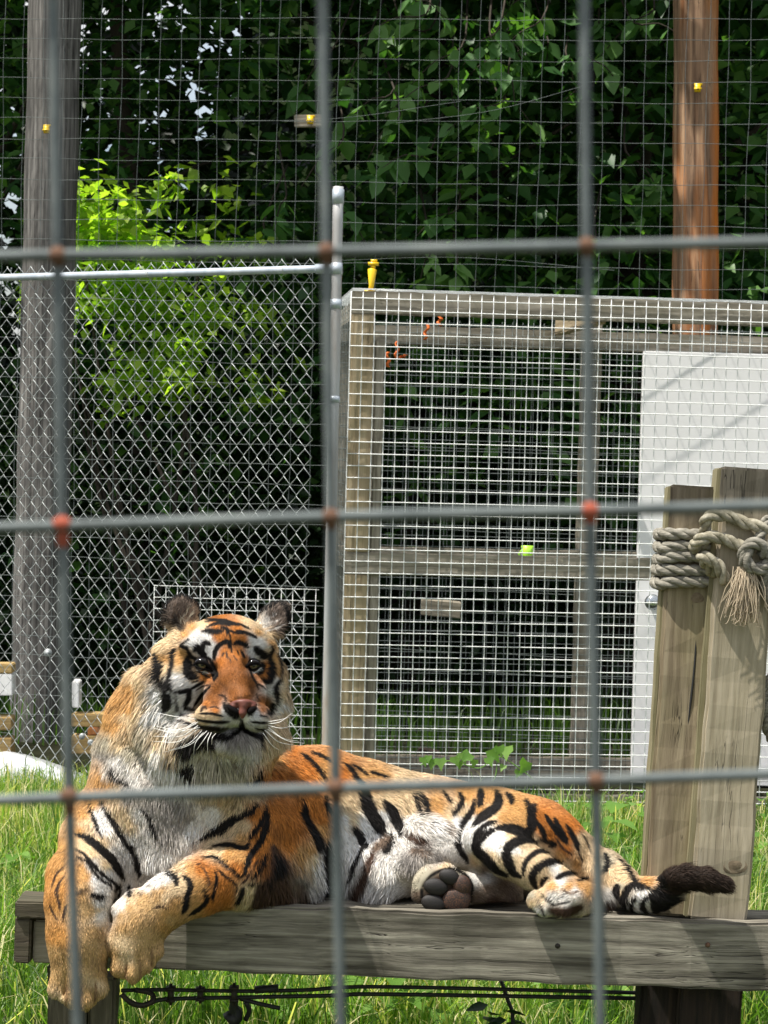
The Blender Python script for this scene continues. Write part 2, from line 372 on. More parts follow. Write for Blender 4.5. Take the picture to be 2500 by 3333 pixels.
LEAF = np.array([[0, 0, 0], [0.28, 0.33, 0.02], [-0.28, 0.33, 0.02], [0.20, 0.68, 0.0], [-0.20, 0.68, 0.0], [0, 1.0, -0.10], [0, 0.38, -0.06], [0, 0.7, -0.07]])
LEAFT = np.array([[0, 1, 6], [0, 6, 2], [1, 3, 7], [1, 7, 6], [2, 6, 7], [2, 7, 4], [3, 5, 7], [4, 7, 5]])
LEAFS = np.array([[0, 0, 0], [0.30, 0.42, 0.03], [-0.30, 0.42, 0.03], [0, 1.0, -0.08], [0, 0.45, -0.06]])
LEAFST = np.array([[0, 1, 4], [0, 4, 2], [1, 3, 4], [2, 4, 3]])

def unit(a): return a / (np.linalg.norm(a, axis=-1, keepdims=True) + 1e-12)

def leaf_frames(n, droop=0.5, r=rng, face=0.0):
    """axis (length), normal; face>0 tilts blades to show their upper side outward/up"""
    az = r.uniform(0, 2 * math.pi, n)
    d = np.stack([np.cos(az), np.sin(az), -droop + r.normal(0, 0.35, n)], -1); d = unit(d)
    nrm = np.stack([r.normal(0, .45, n), r.normal(-0.5 * face, .45, n), np.ones(n)], -1)
    nrm = unit(nrm - d * (nrm * d).sum(-1, keepdims=True))
    return d, nrm

def leaves_mesh(name, pos, size, mat, parent=None, simple=True, droop=0.5, tone=None, face=0.0):
    n = len(pos); T0, F0 = (LEAFS, LEAFST) if simple else (LEAF, LEAFT)
    d, nr = leaf_frames(n, droop, face=face); s = np.cross(d, nr)
    k = len(T0)
    V = pos[:, None] + size[:, None, None] * (T0[None, :, 0:1] * s[:, None] + T0[None, :, 1:2] * d[:, None] + T0[None, :, 2:3] * nr[:, None])
    Fc = (F0[None] + (np.arange(n) * k)[:, None, None]).reshape(-1, 3)
    if tone is None: tone = rng.uniform(0, 1, n)
    c = np.repeat(np.stack([tone, tone, tone, np.ones(n)], -1)[:, None], k, 1).reshape(-1, 4)
    o = mesh_np(name, V.reshape(-1, 3), None, mat, None, False, {'col': c}, Fc)
    if parent is not None: under(o, parent)
    return o

def clumped(n, lo, hi, nclump, sig, r=rng, keep=None):
    c = r.uniform(lo, hi, (nclump, 3))
    if keep is not None: c = c[keep(c)]
    k = r.integers(0, len(c), n)
    w = r.uniform(0.6, 1.3, len(c))[:, None]
    return c[k] + r.normal(0, 1, (n, 3)) * sig * w[k]

def uvkeep(p):
    """keeps the canopy thin where the sky shows through, upper left"""
    u, v, d = proj(p)
    a = np.exp(-(((u - 30) / 110) ** 2 + ((v - 560) / 190) ** 2)) + np.exp(-(((u - 360) / 110) ** 2 + ((v - 580) / 110) ** 2)) \
        + 0.8 * np.exp(-(((u - 480) / 110) ** 2 + ((v - 480) / 100) ** 2)) + 0.8 * np.exp(-(((u - 20) / 90) ** 2 + ((v - 1010) / 80) ** 2)) \
        + 0.7 * np.exp(-(((u - 500) / 200) ** 2 + ((v - 820) / 130) ** 2)) + 0.35 * np.exp(-(((u - 250) / 400) ** 2 + ((v - 300) / 400) ** 2))
    return rng.uniform(0, 1, len(u)) > a * .0

def sunlane(p):
    """gaps cut in the leaves along the sun line to light the bush, sprays and pole"""
    keep = np.ones(len(p), bool)
    for (cu, cv, dd, ru, rv) in LANES:
        c = P(cu, cv, dd); q = p - c; t = q @ SUN; off = q - t[:, None] * SUN
        keep &= ~((np.linalg.norm(off / np.array([ru, ru, rv]), axis=1) < 1) & (t > .25))
    return keep
LANES = [(470, 1040, 11.8, .62, .42), (330, 980, 11.8, .3, .3), (640, 1060, 11.8, .3, .3), (760, 900, 11.8, .2, .2), (560, 780, 11.8, .25, .15), (1640, 170, 12.0, .28, .2), (1830, 120, 12.0, .22, .2), (1250, 60, 12.0, .15, .12), (2215, 560, 11.2, .09, .5), (2215, 250, 11.2, .09, .3), (2440, 850, 12.0, .16, .2), (1900, 300, 12.0, .1, .1), (1540, 480, 12.0, .1, .08), (2440, 200, 12.3, .14, .14), (1400, 690, 12.0, .12, .1)]

def tree(x, y, h, r0, lean, label, group, crown_c, crown_s, n, size, mat, seed, keep=uvkeep, name='broadleaf_tree', cat='tree'):
    rr = np.random.default_rng(seed)
    t = empty(name, (x, y, 0), label, cat, group)
    mb = MB()
    top = np.array([x + lean, y, h])
    path = spline([(x, y, -0.1), (x + lean * .2 + .05, y, h * .3), (x + lean * .6 - .04, y + .05, h * .65), top], 14)
    mb.tube(path, np.linspace(r0, r0 * .35, 14), 9)
    mb.build('trunk', M['bark'], t, True)
    lb = MB()
    for k in range(9):
        s = path[5 + k % 8]; az = rr.uniform(0, 6.28); L = rr.uniform(.8, 1.8)
        e = s + np.array([math.cos(az) * L, math.sin(az) * L, rr.uniform(.2, 1.0)])
        mid = (s + e) / 2 + rr.normal(0, .12, 3)
        lb.tube(spline([s, mid, e], 7), np.linspace(r0 * .3, .008, 7), 5)
    tag(lb.build('limbs', M['bark'], t, True), kind='stuff')
    c = np.array(crown_c); s = np.array(crown_s)
    pos = clumped(n, c - s, c + s, max(30, n // 45), 0.17, rr)
    if keep is not None: pos = pos[keep(pos)]
    pos = pos[sunlane(pos)]
    o = leaves_mesh('crown', pos, rr.uniform(*size, len(pos)), mat, t); tag(o, kind='stuff')
    return t

# trees behind the fences: crown boxes overlap into one dark wall of leaves
GT = 'trees behind the fences'
tree(-2.6, 13.6, 6.5, .10, .3, 'slim dark tree at the far left behind the round grey pole', GT, (-2.0, 13.4, 3.0), (1.1, 1.0, 2.6), 6500, (.07, .12), M['leaf'], 1)
tree(-1.42, 13.3, 7.0, .075, -.35, 'thin dark leaning tree seen through the chain link fence', GT, (-1.0, 13.2, 3.6), (.9, .8, 2.2), 5500, (.07, .12), M['leaf'], 2)
tree(0.15, 13.4, 7.5, .12, .2, 'dark leafy tree directly behind the square grey block and the pipe post', GT, (0.2, 13.0, 3.4), (1.1, .9, 2.3), 6500, (.09, .15), M['leaf'], 3)
tree(1.35, 13.1, 8.0, .14, -.1, 'dark green tree with large hanging leaves above the wire cage', GT, (1.05, 12.5, 3.3), (1.1, .6, 2.1), 7000, (.10, .16), M['leaf'], 4)
tree(1.62, 14.6, 8.0, .17, .2, 'thick dark trunk just left of the orange wooden pole', GT, (2.0, 13.6, 3.6), (1.2, .8, 2.4), 6500, (.09, .15), M['leaf'], 5)
tree(3.1, 13.8, 7.0, .12, .1, 'dark tree to the right of the orange wooden pole', GT, (2.9, 12.8, 2.8), (.8, .6, 2.2), 3500, (.09, .14), M['leaf'], 6)
# low brushwood behind the fences
br = empty('bush', (-1.0, 11.9, 0), 'sunlit yellow-green bush behind the upper half of the chain link fence', 'bush')
pos = clumped(2500, (-1.85, 11.5, 1.5), (-.35, 12.1, 3.1), 190, .075, keep=lambda c: rng.uniform(0, 1, len(c)) < 1.1 * np.exp(-((c[:, 0] + 1.25) / .45) ** 2 - ((c[:, 2] - 2.15) / .42) ** 2))
tag(leaves_mesh('foliage', pos, rng.uniform(.05, .11, len(pos)), M['leaflit'], br), kind='stuff')
bs = MB()
for k in range(7):
    a = np.array([-1.0 + .1 * k - .3, 11.9, -.05]); e = np.array([rng.uniform(-1.7, -.9), rng.uniform(11.7, 12.1), rng.uniform(1.9, 2.6)])
    bs.tube(spline([a, (a + e) / 2 + rng.normal(0, .1, 3), e], 8), np.linspace(.02, .006, 8), 5)
tag(bs.build('stems', M['bark'], br, True), kind='stuff')
pos = clumped(16000, (-3.4, 12.5, 0.1), (3.4, 13.8, 1.8), 400, .17)
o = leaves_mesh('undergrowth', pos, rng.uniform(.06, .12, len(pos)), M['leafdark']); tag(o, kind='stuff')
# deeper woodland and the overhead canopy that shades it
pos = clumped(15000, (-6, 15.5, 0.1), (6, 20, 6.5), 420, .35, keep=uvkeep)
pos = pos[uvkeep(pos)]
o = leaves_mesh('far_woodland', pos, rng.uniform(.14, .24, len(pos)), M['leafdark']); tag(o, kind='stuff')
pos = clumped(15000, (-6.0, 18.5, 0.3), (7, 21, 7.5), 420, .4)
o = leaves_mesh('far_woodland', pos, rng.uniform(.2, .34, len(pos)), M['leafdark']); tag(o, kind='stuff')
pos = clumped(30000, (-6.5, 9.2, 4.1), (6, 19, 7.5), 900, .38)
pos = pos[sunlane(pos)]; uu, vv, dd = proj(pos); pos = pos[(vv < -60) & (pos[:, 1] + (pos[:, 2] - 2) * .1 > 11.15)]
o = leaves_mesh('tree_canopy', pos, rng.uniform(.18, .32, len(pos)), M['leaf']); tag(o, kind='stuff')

# 240 large leaves that can be told apart, parts of the large-leaved tree above the cage
tb = empty('leafy_branch', (1.05, 12.0, 2.6), 'spray of large pointed green leaves hanging above the wire cage, left of the orange pole', 'branch')
bm_ = MB()
sprays = []
for k in range(40):
    u = rng.uniform(850, 2150); v = rng.uniform(-30, 860)
    if rng.uniform() < .45: u, v = rng.normal(1600, 200), rng.normal(190, 120)
    s = P(u, v, rng.uniform(11.75, 12.2)); e = s + np.array([rng.uniform(-.35, .35), rng.uniform(-.1, .1), rng.uniform(-.28, -.08)])
    st = s + np.array([rng.uniform(-.1, .1), .5, .35])
    pth = spline([st, s, (s + e) / 2 + [0, -.03, .03], e], 12); sprays.append(pth)
    bm_.tube(pth, np.linspace(.007, .0025, 12), 4)
tag(bm_.build('twigs', M['bark'], tb, True), kind='stuff')
leafmeshes = []
for k in range(8):
    rr = np.random.default_rng(50 + k)
    V = LEAF.copy(); V[:, 2] += .12 * (V[:, 1] ** 2) * rr.uniform(-1.2, .3); V[:, 0] *= rr.uniform(.95, 1.25)
    tn = rr.uniform(.3, 1.0)
    ob = mesh_np('leaf', V, None, M['leaf'], None, True, {'col': np.tile([tn, tn, tn, 1], (len(V), 1))}, LEAFT)
    ob.data.materials[0] = M['leafmid']
    leafmeshes.append(ob.data); bpy.data.objects.remove(ob)
for i in range(290):
    pth = sprays[i % len(sprays)]; p = pth[rng.integers(4, 12)] + rng.normal(0, .012, 3)
    d, nr = leaf_frames(1, 1.0, face=1.2); d, nr = d[0], nr[0]; s = np.cross(d, nr); L = rng.uniform(.085, .15)
    o = bpy.data.objects.new('leaf', leafmeshes[i % 8]); COL.objects.link(o); o.parent = tb
    mw = Matrix(((s[0], d[0], nr[0], 0), (s[1], d[1], nr[1], 0), (s[2], d[2], nr[2], 0), (0, 0, 0, 1)))
    o.matrix_local = Matrix.Translation(Vector(p) - tb.location) @ mw @ Matrix.Scale(L, 4)

# ------------------------------------------------------------------ grass
def grass(name, pos, h, w, mat, tone, lean=.45):
    n = len(pos); az = rng.uniform(0, 2 * math.pi, n)
    s = np.stack([np.cos(az), np.sin(az), np.zeros(n)], -1)
    az2 = rng.uniform(0, 2 * math.pi, n); b = np.stack([np.cos(az2), np.sin(az2), np.zeros(n)], -1) * (np.abs(rng.normal(0, lean, n)) * h)[:, None]
    up = np.stack([np.zeros(n), np.zeros(n), h], -1)
    m1 = pos + up * .4 + b * .15; m2 = pos + up * .78 + b * .5; tip = pos + up * (1 - .12) + b
    w_ = (w / 2)[:, None] * s
    V = np.stack([pos - w_, pos + w_, m1 - w_ * .9, m1 + w_ * .9, m2 - w_ * .6, m2 + w_ * .6, tip], 1)
    a = (np.arange(n) * 7)[:, None]
    Q = np.concatenate([a + [0, 1, 3, 2], a + [2, 3, 5, 4]]); T = a + [4, 5, 6]
    c = np.repeat(np.stack([tone, tone, tone, np.ones(n)], -1)[:, None], 7, 1).reshape(-1, 4)
    o = mesh_np(name, V.reshape(-1, 3), Q, mat, None, False, {'col': c}, T); tag(o, kind='stuff'); return o

def gpos(n, x0, x1, y0, y1):
    p = np.stack([rng.uniform(x0, x1, n), rng.uniform(y0, y1, n), np.zeros(n)], -1)
    p[:, 2] = groundz(p[:, 0], p[:, 1]); return p
def gtone(p):
    t = .45 + .22 * np.sin(p[:, 0] * 4.1 + 1) * np.cos(p[:, 1] * 3.3) + rng.normal(0, .3, len(p))
    dead = rng.uniform(0, 1, len(p)) < .13
    return np.clip(np.where(dead, .97, t), 0, 1)
p = gpos(52000, -1.9, 1.9, 5.6, 8.2); f = .6 + .5 * np.sin(p[:, 0] * 5) * np.sin(p[:, 1] * 4 + 1)
grass('grass', p, np.clip(rng.normal(.11, .04, len(p)) * (0.8 + f), .03, .3), rng.uniform(.003, .007, len(p)), M['grass'], gtone(p), .6)
p = np.vstack([gpos(30000, -3.2, 3.2, 2.2, 5.6), gpos(9000, -3.8, -1.9, 5.6, 8.95), gpos(9000, 1.9, 3.8, 5.6, 8.95)])
grass('side_grass', p, np.clip(rng.normal(.10, .04, len(p)), .03, .25), rng.uniform(.004, .008, len(p)), M['grass'], gtone(p), .6)
p = gpos(18000, -2.2, 2.2, 8.2, 8.95)
tall = np.where(p[:, 0] < -.8, .75, np.where(p[:, 0] > .2, .7, .5))
grass('tall_grass', p, np.clip(rng.normal(.20, .07, len(p)) * tall, .05, .5), rng.uniform(.003, .007, len(p)), M['grass'], gtone(p), .35)
p = gpos(3500, -1.75, -1.0, 7.8, 8.7)
grass('seeding_grass', p, rng.uniform(.12, .34, len(p)), rng.uniform(.0035, .006, len(p)), M['grass'], np.clip(gtone(p) + .25, 0, 1), .3)
p = gpos(5000, -4, 4, 10.9, 12.6)
grass('far_grass', p, rng.uniform(.08, .3, len(p)), rng.uniform(.006, .012, len(p)), M['grass'], gtone(p) * .15, .3)

# broad-leaved weeds
wleaf = []
for k in range(4):
    V_ = LEAF.copy(); V_[:, 0] *= (1.1, 1.4, .8, 1.2)[k]; V_[:, 2] -= .35 * V_[:, 1] ** 2; tn = (.3, .6, .9, .5)[k]
    ob = mesh_np('leaf', V_, None, M['weed'], None, True, {'col': np.tile([tn, tn, tn, 1], (len(V_), 1))}, LEAFT); wleaf.append(ob.data); bpy.data.objects.remove(ob)
WT = [(1960, 2790, 16, 1.0, 'leafy weed right behind the base of the tiger\'s tail'), (2030, 2745, 18, 1.1, 'tall pale leafy weed against the left side of the rope-wrapped post'),
      (1985, 2870, 14, .9, 'low weed between the tiger\'s rump and the rope-wrapped post'), (2070, 2690, 14, .9, 'leafy weed at the foot of the white door, left of the posts'),
      (2100, 2810, 14, 1.0, 'weed half hidden behind the rope-wrapped post above the tail'), (1890, 2700, 12, .8, 'small weed in the grass just above the tiger\'s rump'),
      (2480, 2700, 12, .9, 'upper weed at the right edge beside the taller post'), (2500, 2850, 14, .9, 'lower weed at the right edge beside the taller post'),
      (1250, 3330, 14, .9, 'low weed at the bottom edge right of the middle near wire'), (1420, 3310, 12, .9, 'small weed at the bottom edge between cable strap and dark plant'),
      (1950, 3310, 16, 1.2, 'bright large-leaved weed at the bottom edge left of the dark post foot'), (2440, 3290, 18, 1.3, 'large-leaved weed in the lower right corner'),
      (840, 3320, 12, .9, 'weed at the bottom edge beside the hanging black strap'), (1100, 3290, 12, .9, 'weed under the cable at the middle near wire'), (60, 2870, 9, .8, 'small leafy weed in the tall grass at the far left')]
for (u, v, nl, sc_, lab) in WT:
    g = PZ(u, v + 45, 0.0); wp_ = empty('weed_plant', g, lab, 'weed', 'broad-leaved weeds'); mb = MB()
    for q in range(nl):
        az = rng.uniform(0, 6.28); h = rng.uniform(.04, .20) * sc_; ro = rng.uniform(.02, .09) * sc_
        e = g + np.array([math.cos(az) * ro, math.sin(az) * ro, h]); mb.tube(spline([g, g + [0, 0, h * .5], e], 5), [.003, .0015], 3, caps=False)
        d = unit(np.array([math.cos(az), math.sin(az), .25])); nr = unit(np.array([-math.cos(az) * .3 + rng.normal(0, .2), -math.sin(az) * .3 - .2, 1])); nr = unit(nr - d * (nr @ d)); s_ = np.cross(d, nr)
        o = bpy.data.objects.new('leaf', wleaf[q % 4]); COL.objects.link(o); o.parent = wp_
        o.matrix_local = Matrix.Translation(Vector(e) - wp_.location) @ Matrix(((s_[0], d[0], nr[0], 0), (s_[1], d[1], nr[1], 0), (s_[2], d[2], nr[2], 0), (0, 0, 0, 1))) @ Matrix.Scale(rng.uniform(.06, .12) * sc_, 4)
    o = mb.build('stems', M['grass'], wp_); o.data.color_attributes.new('col', 'FLOAT_COLOR', 'POINT')

# ================================================================== poles
def pole(name, u0, v0, d, u1, v1, r, mat, label, knots):
    top = P(u0, v0, d); bot = P(u1, v1, d)
    ax = top - bot; ax /= np.linalg.norm(ax)
    bot = bot - ax * (bot[2] + .1) / ax[2]; top = top + ax * 1.2
    L = np.linalg.norm(top - bot)
    root = empty(name, bot, label, 'pole')
    n, sd = 70, 40; V = []
    for i in range(n):
        z = L * i / (n - 1)
        for j in range(sd):
            a = 2 * math.pi * j / sd
            rr = r * (1 - .06 * i / n) + .0035 * math.sin(a * 7 + .6 * math.sin(z * 2)) + .002 * math.sin(a * 13 + z * 1.3) + .0025 * math.sin(z * 9 + a * 2)
            c = math.cos(a * 3 + 1 + .3 * math.sin(z));  rr -= .006 if c > .985 else 0
            V.append((rr * math.cos(a), rr * math.sin(a), z))
    i, j = np.meshgrid(np.arange(n - 1), np.arange(sd), indexing='ij'); j2 = (j + 1) % sd
    Q = np.stack([i * sd + j, i * sd + j2, (i + 1) * sd + j2, (i + 1) * sd + j], -1).reshape(-1, 4)
    o = mesh_np('shaft', np.array(V), Q, mat, root, True)
    root.rotation_euler = Vector(ax).to_track_quat('Z', 'Y').to_euler()
    bpy.context.view_layer.update()
    return root, top, bot, ax

pole('round_wooden_pole', 181, 0, 11.3, 122, 2411, .132, M['polegrey'], 'thick round weathered grey wooden pole at the left behind the fences', 0)
pole('round_wooden_pole', 2267, 0, 11.3, 2264, 970, .112, M['poleorange'], 'round wooden pole stained orange standing behind the right end of the wire cage', 0)

# ================================================================== woven wire fence
wf = empty('woven_wire_fence', (0, 10.75, 0), 'tall thin square-mesh wire fence stretched between the wooden poles in front of the trees', 'wire fence')
WA, WB = np.array([-3.0, 11.15, 0]), np.array([3.0, 10.35, 0]); WX = (WB - WA); WL = np.linalg.norm(WX); WX /= WL
def onfence(s, z): return WA + WX * s + np.array([0, 0, z])
mbh = MB(); mbv = MB()
sp = .0945
for k in range(int(4.6 / sp)):
    z = .05 + k * sp; n = 60; S = np.linspace(0, WL, n); ph = rng.uniform(0, 6.28, 2)
    pts = np.array([onfence(s, z + .004 * math.sin(s * 3 + ph[0]) + .0025 * math.sin(s * 11 + ph[1])) for s in S])
    pts[:, 1] += .004 * np.sin(S * 5 + ph[1])
    mbh.tube(pts, .0014, 3, caps=False)
for k in range(int(WL / sp)):
    s = .02 + k * sp; ph = rng.uniform(0, 6.28, 2); n = 50
    Z = np.linspace(0.02, 4.6, n)
    pts = np.array([onfence(s + .004 * math.sin(z * 3 + ph[0]) + .003 * math.sin(z * 9.7 + ph[1]), z) for z in Z]); pts[:, 1] += .0025
    mbv.tube(pts, .0012, 3, caps=False)
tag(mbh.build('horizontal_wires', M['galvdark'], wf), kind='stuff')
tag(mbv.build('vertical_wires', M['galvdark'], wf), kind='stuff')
for (pts_, lab) in [([(700, 395), (1100, 385), (1500, 330)], 'thin sagging electric wire crossing the leaves left of the top centre'), ([(1290, 400), (1600, 360), (1900, 280)], 'thin electric wire rising toward the orange wooden pole'),
                    ([(1050, 850), (1500, 838), (2000, 880)], 'thin sagging electric wire just above the roof of the wire cage')]:
    mb = MB(); mb.tube(spline([P(u, v, 10.5) for u, v in pts_], 24), .0012, 3, caps=False)
    tag(mb.build('electric_wire', M['galvdark']), lab, 'wire', 'electric wires')

# insulators on poles
def insulator_small(u, v, d, mat, label, group=None):
    c = P(u, v, d); r = empty('insulator', c, label, 'insulator', group)
    m1 = MB(); m1.box(c, np.array([CR, CF, CUP]), (.014, .014, .017)); m1.build('body', mat, r)
    m2 = MB(); m2.box(c + .018 * CUP + .003 * CR, np.array([CR, CF, CUP]), (.019, .012, .005)); m2.box(c - .004 * CUP - .014 * CF, np.array([CR, CF, CUP]), (.018, .006, .004)); m2.build('clip', mat, r)
    m3 = MB(); m3.tube([c - .02 * CF - .006 * CUP, c + .03 * CF - .006 * CUP], .004, 6); m3.build('nail', M['blackmetal'], r)
insulator_small(152, 422, 11.13, M['yellow'], 'small yellow insulator on the grey wooden pole at the left')
insulator_small(2270, 288, 11.15, M['yellow'], 'small yellow insulator on the orange wooden pole')
b1 = board('wood_block', P(958, 396, 11.0), P(1050, 394, 11.0), .03, .06, M['cagegrey'], seed=3)
tag(b1, 'short grey wooden block fixed to the wires at the top centre', 'wood block')
insulator_small(1010, 392, 10.96, M['yellow'], 'small yellow insulator on the short grey wooden block')

# ================================================================== chain link fence
cf = empty('chain_link_fence', (-.6, 8.9, 0), 'galvanised chain link fence with a pipe top rail, left of the wire cage', 'chain link fence')
zr = P(1045, 876, 8.8)[2]
RA, RB = PZ(-160, 908, zr), PZ(1062, 875, zr)
if abs(RA[1] - RB[1]) > 1.2: RA[1] = RB[1] + .55
RX = RB - RA; RX[2] = 0; RL = np.linalg.norm(RX); RX /= RL
mb = MB(); mb.tube(np.array([RA + (RB - RA) * t for t in np.linspace(0, 1, 14)]), .0152, 14)
mb.build('top_rail', M['pipe'], cf, True)
mb = MB(); mb.tube([RA + RX * RL * .556 - RX * .001, RA + RX * RL * .556 + RX * .012], .0166, 14)
mb.tube([RA + RX * RL * .28, RA + RX * RL * .28 + RX * .004], .0172, 12); mb.tube([RA + RX * RL * .9, RA + RX * RL * .9 + RX * .004], .0172, 12)
mb.build('tie_wire', M['galv'], cf, True)
pd = RB[1]
pt, pb = P(1101, 608, pd - .01), P(1067, 2300, pd - .01)
pax = (pt - pb) / np.linalg.norm(pt - pb); pbot = pb - pax * (pb[2] + .05) / pax[2]
mb = MB(); mb.tube([pbot + (pt - pbot) * t for t in np.linspace(0, 1, 20)], .0205, 16); mb.build('end_post', M['piperust'], cf, True)
for v, h in ((640, .028), (875, .022), (990, .018), (1300, .012), (1680, .012)):
    c = pt + (pb - pt) * ((v - 608) / (2300 - 608)); mb = MB(); mb.tube([c - pax * h, c + pax * h], .0232, 16); mb.build('clamp_band', M['pipe'], cf, True)
mb = MB(); c = pt + (pb - pt) * ((875 - 608) / (2300 - 608)); mb.tube([c, RB - RX * .05], .019, 12); mb.build('rail_end', M['pipe'], cf, True)
# mesh: each picket zigzags and hooks its neighbour
HD, HH = .0335, .0365
mb = MB(); ncol = int(RL / HD) - 1; ztop = zr + .045; nrow = int((ztop - .02) / HH)
for i in range(ncol):
    pts = []
    for j in range(nrow + 1):
        s = (i + ((i + j) % 2)) * HD; z = ztop - j * HH
        side = 1 if ((i + j) % 2) else -1
        b = RA + RX * s; b = np.array([b[0], b[1], z]); b += .0015 * np.array([math.sin(j * .7 + i), 0, math.cos(i * .5 + j)])
        pts.append(b + RX * side * .0005 + np.array([0, -.0028 * side, .0022])); pts.append(b + RX * side * .0005 + np.array([0, .0028 * side, -.0022]))
    mb.tube(np.array(pts) + np.array([0, .017, 0]), .0015, 3, caps=False)
tag(mb.build('chain_link_mesh', M['galv'], cf), kind='stuff')

# ================================================================== welded mesh panel behind the chain link
def wire_grid(name, O, X, Z, L, H, sx, sz, r, mat, parent, ox=0, oz=0, jit=.0012, sides=4):
    mb = MB(); N = np.cross(X, Z)
    for k in range(int((H - oz) / sz) + 1):
        z = oz + k * sz; n = 12; j = rng.uniform(-jit, jit, n)
        pts = np.array([O + X * (L * t) + Z * (z + j[q] * .5) + N * r * .9 for q, t in enumerate(np.linspace(0, 1, n))]); mb.tube(pts, r, sides)
    for k in range(int((L - ox) / sx) + 1):
        x = ox + k * sx; n = 10; j = rng.uniform(-jit, jit, n)
        pts = np.array([O + X * (x + j[q] * .6) + Z * (H * t) - N * r * .9 for q, t in enumerate(np.linspace(0, 1, n))]); mb.tube(pts, r, sides)
    o = mb.build(name, mat, parent); tag(o, kind='stuff'); return o

wp0, wp1 = P(503, 1904, 9.35), PZ(1050, 1893, P(503, 1904, 9.35)[2])
wp1[1] = min(max(wp1[1], 8.95), 9.35)
wp = empty('welded_mesh_panel', (wp0[0], wp0[1], 0), 'bright square welded wire panel behind the chain link, around the tiger\'s ears', 'wire panel')
X = wp1 - wp0; X[2] = 0; L = np.linalg.norm(X); X /= L
wire_grid('welded_wires', np.array([wp0[0], wp0[1], wp0[2] - 1.5 + .0]), X, np.array([0, 0, 1.0]), L, 1.5, .0468, .0468, .0015, M['galvbright'], wp)

# ================================================================== wire cage
CO = P(1149, 943, 9.0); ztp = CO[2]
cr = PZ(2500, 986, ztp)
Xc = cr - CO; Xc[2] = 0; Xc[1] = np.clip(Xc[1], -.25, .25); Xc /= np.linalg.norm(Xc)
Yc = np.array([-Xc[1], Xc[0], 0.0]); Zc = np.array([0, 0, 1.0])
zb = .05; CL = 2.6; CD = 1.15
def cg(x, y, v):   # local cage point; z given directly
    return np.array([CO[0], CO[1], 0]) + Xc * x + Yc * y + Zc * v
def zc(v): return ztp - (v - 943) * 9.0 / 7500
cage = empty('wire_cage', (CO[0], CO[1], 0), 'timber-framed cage covered in square welded wire, right of the pipe post', 'cage')
pm = 9.0 / 7500
W, T = .09, .04
hz = ztp - W / 2
board('top_rail', cg(0, .06, hz), cg(CL, .06, hz), T, W, M['cagegrey'], cage, seed=1)
board('top_rail', cg(0, CD, ztp - .12), cg(CL, CD, ztp - .12), T, .085, M['cagegrey'], cage, seed=2)
board('top_rail', cg(.045, .09, ztp - .06), cg(.045, CD - .03, ztp - .06), T, .08, M['cagegrey'], cage, seed=3)
board('top_rail', cg(1.0, .09, ztp - .06), cg(1.0, CD - .03, ztp - .06), T, .08, M['cagewood'], cage, seed=33)
board('middle_rail', cg(.0, .062, zc(1836)), cg(CL, .062, zc(1836)), T, .088, M['cagegrey'], cage, seed=4)
board('middle_rail', cg(.0, CD, zc(1860)), cg(CL, CD, zc(1860)), T, .09, M['cagegrey'], cage, seed=5)
board('bottom_rail', cg(.0, .062, .06), cg(CL, .062, .06), T, .088, M['cagegrey'], cage, seed=6)
board('bottom_rail', cg(.0, CD, .06), cg(CL, CD, .06), T, .088, M['cagegrey'], cage, seed=61)
hi = ztp - W - .001; mid = zc(1836)
board('post', cg(.046, .062, mid + .0445), cg(.046, .062, hi), T, .09, M['cagewood'], cage, up=Xc, seed=7)
board('post', cg(.046, .062, .105), cg(.046, .062, mid - .0445), T, .09, M['cagewood'], cage, up=Xc, seed=8)
board('post', cg(.118, .10, .02), cg(.118, .10, hi - .1), .09, .035, M['cagegrey'], cage, up=Xc, seed=9)
board('post', cg(.05, CD + .045, .0), cg(.05, CD + .045, ztp - .02), T, .09, M['cagegrey'], cage, up=Xc, seed=10)
board('post', cg(1.16, CD + .045, .0), cg(1.16, CD + .045, ztp - .02), T, .09, M['cagegrey'], cage, up=Xc, seed=12)
board('post', cg(CL - .04, .108, 0), cg(CL - .04, .108, hi), T, .09, M['cagewood'], cage, up=Xc, seed=11)
S0 = .04695
wire_grid('front_mesh', cg(-.004, .03, zc(2650)), Xc, Zc, CL, ztp - zc(2650) - .004, S0, S0, .0019, M['galvbright'], cage)
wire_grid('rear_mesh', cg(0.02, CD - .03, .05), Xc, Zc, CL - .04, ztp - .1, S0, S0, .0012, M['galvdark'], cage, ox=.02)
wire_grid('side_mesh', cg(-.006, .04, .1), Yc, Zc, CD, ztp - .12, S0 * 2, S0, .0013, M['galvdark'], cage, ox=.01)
wire_grid('roof_mesh', cg(0, .03, ztp + .006), Xc, Yc, CL, CD + .05, S0 * 2, S0, .0016, M['galv'], cage)
# white door
dz0, dz1 = zc(1136) , .02
door = empty('white_door', (0, 0, 0), 'flat white door with a round silver knob behind the right half of the wire cage', 'door')
DY = cg(.9, CD, 0)[1] - .02
def dpt(u, v):
    q = P(u, v, DY); return CAM + (q - CAM) * (DY / q[1])
dx0 = dpt(2096, 1140)[0]; dzt = dpt(2096, 1140)[2]
door.location = (dx0, DY + .02, 0); bpy.context.view_layer.update()
bd = board('door_panel', (dx0 + .45, DY + .045, .0), (dx0 + .45, DY + .045, dzt - .002), .04, .9, M['white'], door, up=(1, 0, 0), jit=.0, bev=.003, seg=5)
kc = dpt(2121, 1958); kc[1] = DY - .01
mb = MB(); mb.tube([kc + [0, .03, 0], kc + [0, -.005, 0], kc + [0, -.012, 0]], [.014, .014, .034], 16); mb.tube([kc + [0, -.012, 0], kc + [0, -.03, 0], kc + [0, -.045, 0]], [.034, .036, .02], 16)
mb.build('door_knob', M['chrome'], door, True)

